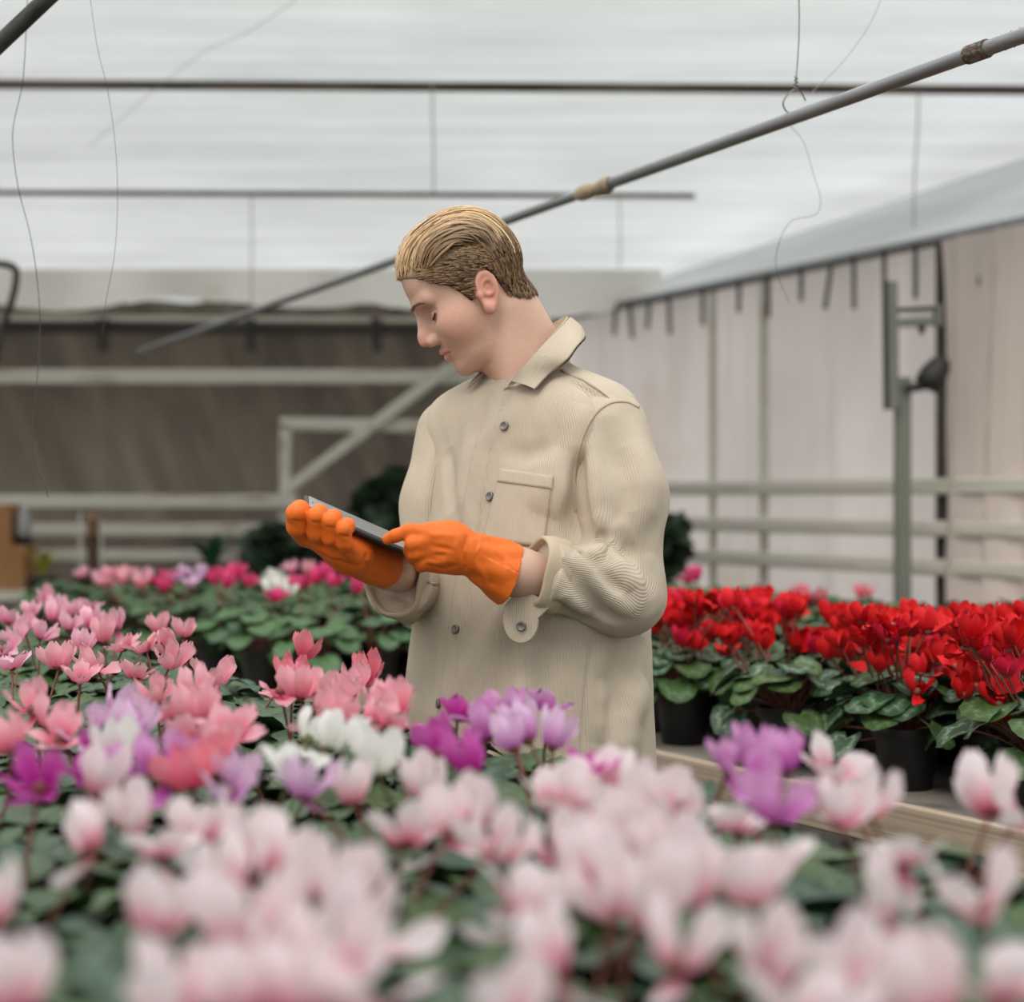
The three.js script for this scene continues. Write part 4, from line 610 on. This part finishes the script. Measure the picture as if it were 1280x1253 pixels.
const lipU = [hc([0.0935, -0.0425, 0], [0.0845, -0.0455, 0.021], 0.0052, 0.0018), hc([0.0935, -0.0425, 0], [0.0845, -0.0455, -0.021], 0.0052, 0.0018)], lipD = [hc([0.0895, -0.0535, 0], [0.082, -0.049, 0.019], 0.0058, 0.002), hc([0.0895, -0.0535, 0], [0.082, -0.049, -0.019], 0.0058, 0.002)];
const brow = [1, -1].map((k) => hc([0.0955, 0.034, 0.010 * k], [0.083, 0.037, 0.044 * k], 0.0085, 0.008)), socket = [1, -1].map((k) => E([0.094, 0.0145, 0.030 * k], [0.013, 0.0125, 0.017])), eye = [1, -1].map((k) => E([0.0762, 0.0125, 0.031 * k], [0.0128, 0.0118, 0.0135])), cheek = [1, -1].map((k) => E([0.056, -0.012, 0.046 * k], [0.03, 0.024, 0.02]));
const chin = E([0.072, -0.080, 0], [0.0135, 0.0125, 0.019]), slit = [1, -1].map((k) => hc([0.097, -0.0482, 0], [0.083, -0.0478, 0.024 * k], 0.0013, 0.001));
const ears = [1, -1].map((k) => { const tl = 0.22, cs = Math.cos(tl), sn = Math.sin(tl); return (f, u, s) => { const q = s * k - 0.0735 - 0.25 * Math.max(0, -(f - 0.005)), a0 = f - 0.003, b0 = u - 0.006, a = a0 * cs + b0 * sn, b = b0 * cs - a0 * sn, rad = 0.0155 + 0.003 * clamp(b / 0.03, -1, 1), e = Math.hypot(a / rad, b / 0.030), rimd = Math.hypot((e - 0.86) * 0.0165, q - 0.003) - 0.0034, disc = Math.max((e - 0.9) * 0.0155, Math.abs(q) - 0.0028), lobe = Math.hypot((a - 0.003) / 1, (b + 0.024) / 1.1, q) - 0.0085, tragus = Math.hypot(a - 0.0125, b + 0.003, q - 0.002) - 0.0055, anti = Math.hypot((Math.hypot(a + 0.002, (b - 0.006) * 0.75) - 0.0085), q - 0.0035) - 0.0025; let d = smin(smin(disc, rimd, 0.003), lobe, 0.006); d = smin(d, tragus, 0.004); return smin(d, anti, 0.003); }; });
function headField(f, u, s) {
  const F0 = FR(u), B0 = BK(u), w = WD(u), c = (F0 + B0) / 2, h = (F0 - B0) / 2, q = Math.pow(Math.pow(Math.abs(f - c) / h, 2.25) + Math.pow(Math.abs(s) / w, 2.25), 1 / 2.25);
  let d = smax((q - 1) * Math.min(h, w) * 0.85, Math.max(-0.093 - u, u - 0.137), 0.012);
  if (f > -0.03) {
    d = smin(d, cheek[0](f, u, s), 0.022); d = smin(d, cheek[1](f, u, s), 0.022); d = smin(d, brow[0](f, u, s), 0.012); d = smin(d, brow[1](f, u, s), 0.012);
    d = smax(d, -socket[0](f, u, s), 0.012); d = smax(d, -socket[1](f, u, s), 0.012); d = smin(d, eye[0](f, u, s), 0.003); d = smin(d, eye[1](f, u, s), 0.003);
    d = smin(d, nose(f, u, s), 0.010); d = smin(d, wingL(f, u, s), 0.005); d = smin(d, wingR(f, u, s), 0.005); d = smin(d, chin(f, u, s), 0.016);
    for (const l of lipU) d = smin(d, l(f, u, s), 0.005); for (const l of lipD) d = smin(d, l(f, u, s), 0.005); for (const l of slit) d = smax(d, -l(f, u, s), 0.002);
  }
  if (f < 0.04 && u < 0.05 && u > -0.04) { d = smin(d, ears[0](f, u, s), 0.004); d = smin(d, ears[1](f, u, s), 0.004); }
  return d;
}
const neckF = union([cap(M(668, 474, -0.02), M(630, 390, 0.0), 0.056, 0.05), cap(M(652, 470, 0.0), M(612, 420, 0.0), 0.045, 0.036)], 0.03), nape = cap(M(680, 446, -0.03), M(631, 372, 0), 0.036, 0.038);
const sterno = cap(fromHead(-0.004, -0.03, 0.038), M(640, 482, 0.04), 0.010, 0.010);
const headNeck = (x, y, z) => { const h = toHead(x, y, z), r = Math.hypot(...h); let d = r < 0.19 ? headField(...h) * SC : r - 0.12; let n = smin(smin(neckF(x, y, z), nape(x, y, z), 0.03), sterno(x, y, z), 0.03); return smin(d, n, 0.016); };
const skinTone = (x, y, z) => {
  const [f, u, s] = toHead(x, y, z), a = Math.abs(s); let c = [0.62, 0.395, 0.295];
  const mix = (k, t) => { c = c.map((v, i) => lerp(v, t[i], k)); };
  const g = (df, du, ds, r) => Math.exp(-((df * df + du * du + ds * ds) / r / r));
  mix(0.55 * g(f - 0.06, u + 0.015, a - 0.055, 0.028), [0.66, 0.29, 0.22]); mix(0.6 * g(f - 0.118, u + 0.016, s, 0.016), [0.66, 0.27, 0.21]);
  if (f < 0.025 && f > -0.024 && u > -0.03 && u < 0.045 && a > 0.0735) mix(0.6, [0.64, 0.25, 0.19]);
  const lip = Math.min(...lipU.map((l) => l(f, u, s)), ...lipD.map((l) => l(f, u, s))); if (f > 0.07) mix(0.75 * (1 - sstep(lip, 0.0002, 0.0026)), [0.56, 0.19, 0.17]);
  const n = fbm(f * 300 + 40, u * 300 + s * 200 + 40, 1e9, 1e9, 3); return c.map((v) => v * (0.95 + 0.1 * n));
};
const skin = mat(0xffffff, 0.52, { vertexColors: true, specularIntensity: 0.6 });
{
  const bodyF = union([cap(M(668, 480, -0.02), M(664, 640), 0.06, 0.12), cap(M(664, 640), M(660, 880), 0.12, 0.125), cap(shL, M(778, 742, 0.165), 0.045, 0.040), cap(M(778, 742, 0.165), M(645, 715, 0.244), 0.040, 0.030), cap(M(645, 715, 0.244), wriL, 0.030, 0.023), cap(shR, elbR, 0.045, 0.04), cap(elbR, M(484, 711, 0.145), 0.038, 0.026), cap(M(484, 711, 0.145), M(462, 703, 0.19), 0.026, 0.02), cap(V(root.x - 0.02, 0.86, -D0 + 0.04), V(root.x - 0.0, 0.48, -D0 + 0.10), 0.085, 0.055), cap(V(root.x, 0.48, -D0 + 0.10), V(root.x + 0.03, 0.09, -D0 + 0.10), 0.055, 0.04), cap(V(root.x - 0.02, 0.86, -D0 - 0.04), V(root.x - 0.03, 0.48, -D0 - 0.09), 0.085, 0.055), cap(V(root.x - 0.03, 0.48, -D0 - 0.09), V(root.x - 0.01, 0.09, -D0 - 0.10), 0.055, 0.04)], 0.03);
  const bodyCut = (x, y, z) => smax(bodyF(x, y, z), y - yOf(492), 0.01);
  const g1 = nets(headNeck, [HO.x - 0.15, M(0, 500).y, root.z - 0.13], [HO.x + 0.22, HO.y + 0.175, root.z + 0.13], 0.0023, null, skinTone);
  const g2 = nets(bodyCut, [root.x - 0.4, 0.03, root.z - 0.26], [root.x + 0.32, yOf(480), root.z + 0.4], 0.011, null, () => [0.6, 0.385, 0.29]);
  const hi = nets((x, y, z) => smax(bodyF(x, y, z), -((x - elbL.x) * fdL.x + (y - elbL.y) * fdL.y + (z - elbL.z) * fdL.z - 0.07), 0.01), [M(560, 0, 0.25).x, M(0, 780).y, root.z + 0.14], [M(800, 0, 0.2).x, M(0, 650).y, root.z + 0.34], 0.005, null, () => [0.6, 0.385, 0.29]);
  const b = put('body', mergeGeometries([g1, g2, hi]), skin); b.userData.label = 'fair skin of the face, neck and wrists';
  // trousers and shoes (hidden behind the bench)
  const trous = union([cap(V(root.x - 0.02, 0.90, -D0 + 0.05), V(root.x, 0.48, -D0 + 0.10), 0.105, 0.08), cap(V(root.x, 0.48, -D0 + 0.10), V(root.x + 0.03, 0.11, -D0 + 0.10), 0.08, 0.07), cap(V(root.x - 0.02, 0.90, -D0 - 0.05), V(root.x - 0.03, 0.48, -D0 - 0.09), 0.105, 0.08), cap(V(root.x - 0.03, 0.48, -D0 - 0.09), V(root.x - 0.01, 0.11, -D0 - 0.10), 0.08, 0.07)], 0.04);
  put('trousers', nets((x, y, z) => smax(trous(x, y, z), 0.05 - y, 0.01), [root.x - 0.2, 0.02, root.z - 0.26], [root.x + 0.2, 1.02, root.z + 0.26], 0.01), mat(0x2f3440, 0.9));
  for (const [dx, dz] of [[0.03, 0.10], [-0.01, -0.10]]) { const s = union([cap(V(root.x + dx, 0.05, -D0 + dz), V(root.x + dx - 0.13, 0.04, -D0 + dz + 0.08), 0.045, 0.038)], 0.01); put('shoe', nets((x, y, z) => smax(s(x, y, z), 0.002 - y, 0.004), [root.x - 0.26, -0.01, root.z - 0.2], [root.x + 0.12, 0.12, root.z + 0.25], 0.008), mat(0x3a3029, 0.7)); }
  // lashes and eyebrow of each eye
  const hairDark = mat(0x7d5f42, 0.7);
  for (const k of [1, -1]) {
    const proj = (f0, u, s, o) => { let f = 0.13; for (let i = 0; i < 200; i++) { const v = headField(f, u, s) - o; if (v < 0.0002) break; f -= Math.max(0.0002, v * 0.5); } return fromHead(f, u, s); };
    const lash = [[0, 0.0085, 0.020], [0, 0.0062, 0.027], [0, 0.0066, 0.034], [0, 0.009, 0.040], [0, 0.0115, 0.0435], [0, 0.013, 0.0455]].map(([f, u, s]) => proj(f, u, s * k, 0.0012)); put('eyelashes', tube(lash, 0.0014, 24, 5), mat(0x3a2a20, 0.8));
    const bg = []; for (let i = 0; i < 110; i++) { const t = i / 110 + rr(-0.02, 0.02), s = lerp(0.009, 0.047, t), u = 0.0335 + 0.006 * Math.sin(t * 2.2) - 0.004 * t * t + rr(-0.0022, 0.0022) * (1 - 0.6 * t), a = proj(0, u, s * k, 0.001), c = proj(0, u + 0.002 - 0.004 * t, (s + 0.004) * k, 0.0022); bg.push(rod(a, c, 0.0008, 0.0004, 4)); } put('eyebrow', mergeGeometries(bg), hairDark);
  }
}
// ---- hair: locks combed back over the crown, close-cut sides
{
  const CE = [0.010, 0.05], RF = 0.0965, RU = 0.090, RS = 0.0775, D2R = Math.PI / 180;
  const hp = (th, la, o) => { const st = (1 + 0.045 * Math.exp(-(((th - 0.75) / 0.4) ** 2)) * Math.cos(la)); return fromHead(CE[0] + (RF + o) * st * Math.cos(th) * Math.cos(la), CE[1] + (RU + o) * st * Math.sin(th) * Math.cos(la), (RS + o) * Math.sin(la)); };
  const line = [[0.112, 0.088], [0.088, 0.072], [0.066, 0.05], [0.05, 0.038], [0.038, 0.02], [0.031, 0.004], [0.025, 0.003], [0.0225, 0.036], [0.008, 0.044], [-0.008, 0.04], [-0.018, 0.02], [-0.024, -0.006], [-0.045, -0.02], [-0.075, -0.03], [-0.12, -0.032]]; // hairline seen from the side
  const lineU = (f) => { for (let i = 0; i + 1 < line.length; i++) if (f >= line[i + 1][0]) { const t = clamp((f - line[i + 1][0]) / (line[i][0] - line[i + 1][0]), 0, 1); return lerp(line[i + 1][1], line[i][1], t); } return -0.032; };
  const inHair = (f, u, s) => u > lineU(Math.min(f, 0.112)) - 0.012 * sstep(0.03 - Math.abs(s), 0, 0.03) * (f > 0.05 ? -0.6 : 0);
  const colors = [], rgbOf = (top, k) => { const blond = [0.56, 0.37, 0.19], light = [0.68, 0.50, 0.30], brown = [0.085, 0.05, 0.028], mid = [0.24, 0.14, 0.065]; const b = k < 0.45 ? light : k < 0.8 ? blond : mid, d = k < 0.6 ? brown : mid; return b.map((v, i) => lerp(d[i], v, top)); };
  const geos = []; function lock(path, w, th, rgb) {
    const c = new THREE.CatmullRomCurve3(path), n = 12, ctr = fromHead(0, 0.04, 0), p = [], col = [], ix = [];
    for (let i = 0; i <= n; i++) { const t = i / n, q = c.getPoint(t), tg = c.getTangent(t), nn = q.clone().sub(ctr).normalize(), sd = tg.clone().cross(nn).normalize(), up = sd.clone().cross(tg), k = Math.pow(Math.sin(Math.PI * (0.08 + 0.9 * t)), 0.55); for (let j = 0; j < 6; j++) { const a = j / 6 * Math.PI * 2, v = q.clone().addScaledVector(sd, Math.cos(a) * w * k).addScaledVector(up, Math.sin(a) * th * k); p.push(v.x, v.y, v.z); const e = 0.9 + 0.2 * hash(i * 7 + j, geos.length); col.push(...rgb.map((x) => x * e)); } }
    for (let i = 0; i < n; i++) for (let j = 0; j < 6; j++) { const a = i * 6 + j, b = i * 6 + (j + 1) % 6; ix.push(a, b, b + 6, a, b + 6, a + 6); }
    const g = new THREE.BufferGeometry(); g.setAttribute('position', new THREE.Float32BufferAttribute(p, 3)); g.setAttribute('color', new THREE.Float32BufferAttribute(col, 3)); g.setIndex(ix); g.computeVertexNormals(); geos.push(g);
  }
  // cap under the locks
  const capF = (x, y, z) => { const [f, u, s] = toHead(x, y, z), a = (f - CE[0]) / (RF - 0.003), b = (u - CE[1]) / (RU - 0.002), c = s / (RS - 0.002), q = Math.sqrt(a * a + b * b + c * c), top = (q - 1) * 0.08, hd = (f < -0.02 ? Math.min(headField(f, u, s), headNeck(x, y, z) / SC) : headField(f, u, s)) - 0.0018; return smax(u > 0.09 ? top : smin(hd, u > CE[1] ? top : 9, 0.004), (lineU(f) - u) * 0.8, 0.004); };
  const cg = nets(capF, [HO.x - 0.15, HO.y - 0.09, root.z - 0.11], [HO.x + 0.16, HO.y + 0.17, root.z + 0.11], 0.003, null, (x, y, z) => { const [f, u, s] = toHead(x, y, z), la = Math.abs(Math.asin(clamp(s / RS, -1, 1))), n = 0.3; return rgbOf(0.75 * (1 - sstep(la, 0.55, 0.95)) * sstep(u, 0.05, 0.09), n).map((v) => v * 0.8); }); cg.deleteAttribute('uv');
  for (let i = 0; i < 900; i++) { // long top
    const la0 = rr(-1, 1) * 56 * D2R, front = R() < 0.5, th0 = front ? rr(20, 34) * D2R + 0.10 * Math.abs(la0) : rr(30, 105) * D2R, len = rr(70, 120) * D2R, o0 = rr(0.000, 0.006) + (front ? 0.001 : 0.003), drop = (0.10 + 0.12 * R()) * Math.sign(la0) * (R() < 0.8 ? 1 : -0.5), wav = rr(-0.05, 0.05), path = [];
    for (let k = 0; k <= 5; k++) { const t = k / 5, th = Math.min(th0 + len * t, 188 * D2R), la = la0 + drop * Math.sin(Math.PI * 0.5 * t) + wav * Math.sin(t * 6); path.push(hp(th, clamp(la, -1.2, 1.2), o0 + 0.004 * Math.sin(Math.PI * t) - 0.003 * t - 0.009 * sstep(th, 2.0, 3.0))); }
    const top = clamp(1 - sstep(Math.abs(la0), 28 * D2R, 52 * D2R) * 0.8, 0, 1); lock(path, rr(0.0012, 0.0034), rr(0.0008, 0.0016), rgbOf(top, R()));
  }
  const shell = (az, u, o) => { let r = 0.125; const c = Math.cos(az), s = Math.sin(az); for (let i = 0; i < 60; i++) { const f = r * c, w = fromHead(f, u, r * s), v = (Math.abs(az) > 1.9 ? headNeck(w.x, w.y, w.z) / SC : headField(f, u, r * s)) - o; if (v < 0.0003) break; r -= Math.max(0.0003, v * 0.6); } return [r * c, u, r * s]; };
  for (let i = 0; i < 3400; i++) { // close-cut sides and back
    const az = (R() < 0.7 ? 1 : -1) * rr(0.55, Math.PI), u = rr(-0.024, 0.088), q = shell(az, u, 0.002); if (!(u > lineU(q[0]))) continue;
    const L = rr(0.012, 0.022) * (u < 0.02 ? 0.6 : 1), dn = q[0] < -0.02 ? 0.8 : 0.3, path = [0, 1, 2, 3].map((k) => { const t = k / 3; const e = shell(az + Math.sign(az) * L * t * 11 * (1.1 - dn), u - L * t * dn, 0.0038 - 0.0022 * t); return fromHead(...e); });
    lock(path, rr(0.001, 0.0022), rr(0.0006, 0.001), rgbOf(rr(0, 0.10) + 0.3 * sstep(u, 0.055, 0.09), R()));
  }
  const hair = put('hair', mergeGeometries([cg, ...geos]), mat(0xffffff, 0.45, { vertexColors: true, specularIntensity: 0.5 })); hair.userData.label = 'blond hair combed back over darker close-cut sides';
}
// ---- rubber gloves
const rubber = mat(0xd9530f, 0.5, { specularIntensity: 0.5 }); rubber.color.setRGB(0.76, 0.155, 0.018);
function glove(f, lo, hi, wrinkles, label, amp = 0.0016) { const g = (x, y, z) => { let d = f(x, y, z); if (Math.abs(d) < 0.012) d -= amp * (fbm(x * 70 + 31, y * 55 + z * 60 + 9, 1e9, 1e9, 3) - 0.5); return d; }; const h = folded(g, wrinkles, 2.2); const m = put('glove', nets(h, lo, hi, 0.0021), rubber); m.userData.label = label; return h; }
{ // the pointing hand
  const w = M(597, 694, 0.262), k = (x, y, z) => M(x, y, z), fw = w.clone().sub(M(648, 717, 0.243)).normalize();
  const palm = union([cap(w, k(560, 684, 0.268), 0.029, 0.033), cap(k(565, 673, 0.272), k(538, 670, 0.275), 0.022, 0.019), cap(k(568, 697, 0.262), k(540, 699, 0.262), 0.022, 0.018)], 0.02);
  const fingers = [chain([k(540, 667, 0.28), k(512, 664, 0.285), k(494, 670, 0.28), k(485, 674.5, 0.274)], [0.0135, 0.0108, 0.0095, 0.0085], 0.004),
    chain([k(538, 678, 0.282), k(516, 680, 0.292), k(513, 688, 0.262), k(528, 690, 0.245)], [0.0125, 0.0108, 0.0098, 0.009], 0.004),
    chain([k(538, 689, 0.276), k(519, 692, 0.286), k(517, 698, 0.256), k(532, 699, 0.242)], [0.012, 0.0105, 0.0095, 0.009], 0.004),
    chain([k(541, 700, 0.268), k(528, 704.5, 0.276), k(527, 708, 0.25), k(540, 706, 0.24)], [0.0112, 0.0098, 0.009, 0.008], 0.004),
    chain([k(575, 690, 0.24), k(548, 680, 0.228), k(520, 682, 0.226)], [0.015, 0.012, 0.0095], 0.004)];
  let hand = palm; for (const f of fingers) { const p = hand; hand = ((p0, f0) => (x, y, z) => smin(p0(x, y, z), f0(x, y, z), 0.006))(p, f); }
  const c0 = M(592, 692, 0.26), c1 = M(634, 713, 0.246), ax = c1.clone().sub(c0), AL = ax.length(); ax.normalize();
  const cuff = (x, y, z) => { const p = V(x - c0.x, y - c0.y, z - c0.z), t = p.dot(ax), r = p.addScaledVector(ax, -t), an = Math.atan2(r.y, r.z), R0 = 0.031 + 0.011 * clamp(t / AL, 0, 1.3) + 0.0016 * Math.sin(an * 4 + t * 60) + 0.0012 * Math.sin(an * 7 - t * 90) + (r.y < 0 ? 0.006 * clamp(t / AL, 0, 1.2) : 0), L = r.length(); const solid = Math.max(L - R0, -t - 0.004, t - AL * (1 - 0.10 * Math.sin(an + 0.4)) - 0.008); const inner = Math.max(L - (R0 - 0.0065), -(t - 0.024)); return smax(solid, -inner, 0.002); };
  const all = (x, y, z) => smin(hand(x, y, z), cuff(x, y, z), 0.005);
  glove(all, [M(470, 0, 0.28).x, M(0, 770, 0.26).y, root.z + 0.19], [M(668, 0, 0.25).x, M(0, 640, 0.26).y, root.z + 0.33], [
    [[[584, 668], [580, 690], [583, 716]], -0.004, 0.004], [[[575, 672], [552, 668], [535, 670]], 0.0025, 0.005], [[[570, 688], [545, 684], [525, 682]], -0.0025, 0.004], [[[566, 700], [545, 704], [530, 702]], 0.0028, 0.004], [[[572, 706], [556, 712], [545, 710]], -0.003, 0.0035], [[[560, 694], [540, 694]], -0.002, 0.0035], [[[590, 676], [612, 672], [640, 684]], 0.003, 0.005], [[[592, 700], [606, 722], [612, 742]], 0.0035, 0.005], [[[610, 678], [632, 700], [640, 712]], 0.0025, 0.005], [[[576, 664], [570, 684], [574, 706]], 0.002, 0.004], [[[590, 672], [590, 690], [590, 714]], 0.003, 0.004],
  ], 'orange rubber glove pointing at the tablet, its cuff flared');
}
{ // the hand under the tablet, fingers curled over its near edge
  const k = (x, y, z) => M(x, y, z), w = k(470, 706, 0.178);
  const palm = union([cap(w, k(432, 690, 0.225), 0.029, 0.026), cap(k(432, 690, 0.225), k(392, 668, 0.262), 0.026, 0.02), cap(k(445, 693, 0.23), k(420, 686, 0.262), 0.024, 0.018)], 0.02);
  const fz = [[372, 640, 664, 0.014], [396, 644, 672, 0.0125], [414, 650, 678, 0.0118], [431, 660, 686, 0.0112]], fs = fz.map(([x, y0, y1, r]) => chain([k(x + 10, y1 + 8, 0.255), k(x - 1, y1 - 6, 0.292), k(x - 2, y0 + 2, 0.305), k(x + 3, y0 - 3, 0.29), k(x + 5, y0 + 1, 0.27)], [r * 1.05, r * 1.05, r, r * 0.95, r * 0.82], 0.004));
  const thumb = chain([k(440, 690, 0.19), k(405, 655, 0.12), k(395, 640, 0.10)], [0.015, 0.012, 0.01], 0.004);
  const cuff = cap(k(455, 700, 0.195), k(483, 709, 0.150), 0.029, 0.034);
  const all = (x, y, z) => { let d = smin(palm(x, y, z), cuff(x, y, z), 0.01); d = smin(d, thumb(x, y, z), 0.008); let q = fs[0](x, y, z); for (let i = 1; i < 4; i++) q = smin(q, fs[i](x, y, z), 0.0012); return smin(d, q, 0.007); };
  const c1 = k(483, 709, 0.150), dir = k(483, 709, 0.150).sub(k(455, 700, 0.195)).normalize();
  glove((x, y, z) => smax(all(x, y, z), (x - c1.x) * dir.x + (y - c1.y) * dir.y + (z - c1.z) * dir.z, 0.003), [M(350, 0, 0.25).x, M(0, 745, 0.25).y, root.z + 0.06], [M(505, 0, 0.2).x, M(0, 612, 0.25).y, root.z + 0.34], [
    [[[388, 682], [415, 694], [440, 700]], 0.0022, 0.004], [[[395, 690], [425, 702], [450, 708]], -0.002, 0.004], [[[400, 680], [430, 690], [448, 696]], -0.002, 0.004], [[[458, 690], [456, 702], [460, 716]], -0.0028, 0.004], [[[364, 650], [380, 652]], -0.0018, 0.003], [[[388, 652], [404, 656]], -0.0018, 0.003], [[[406, 658], [420, 662]], -0.0018, 0.003], [[[424, 668], [438, 672]], -0.0018, 0.003],
  ], 'orange rubber glove gripping the tablet from below');
}
// ---------------------------------------------------------------- tablet in his hands
{
  const a = M(380, 636, 0.272), b = M(540, 706, 0.240), c = M(372, 618, 0.130), ex = b.clone().sub(a), Lx = ex.length(); ex.normalize(); const ez = a.clone().sub(c); ez.addScaledVector(ex, -ez.dot(ex)); const Lz = ez.length(); ez.normalize(); const ey = ez.clone().cross(ex);
  const ctr = a.clone().addScaledVector(ex, Lx / 2).addScaledVector(ez, -Lz / 2), t = thing('tablet', ctr, 'slim black tablet with a glossy screen held in orange gloves', 'tablet'); t.setRotationFromMatrix(new THREE.Matrix4().makeBasis(ex, ey, ez));
  mesh('case', new RoundedBoxGeometry(Lx, 0.009, Lz, 3, 0.004), mat(0x131416, 0.45), t);
  const s = mesh('screen', new RoundedBoxGeometry(Lx - 0.012, 0.0016, Lz - 0.012, 2, 0.0007), mat(0x4a4b53, 0.08, { clearcoat: 1, clearcoatRoughness: 0.03 }), t); s.position.y = 0.0046; s.userData.label = 'dark glossy screen mirroring the bright roof';
  const cam = mesh('camera_hole', new THREE.CylinderGeometry(0.002, 0.002, 0.0004, 12), mat(0x050505, 0.2), s); cam.position.set(-Lx / 2 + 0.012, 0.0009, 0);
}
scene.traverse((o) => { if (o.isMesh) { o.castShadow = true; o.receiveShadow = true; } });
renderer.render(scene, camera);
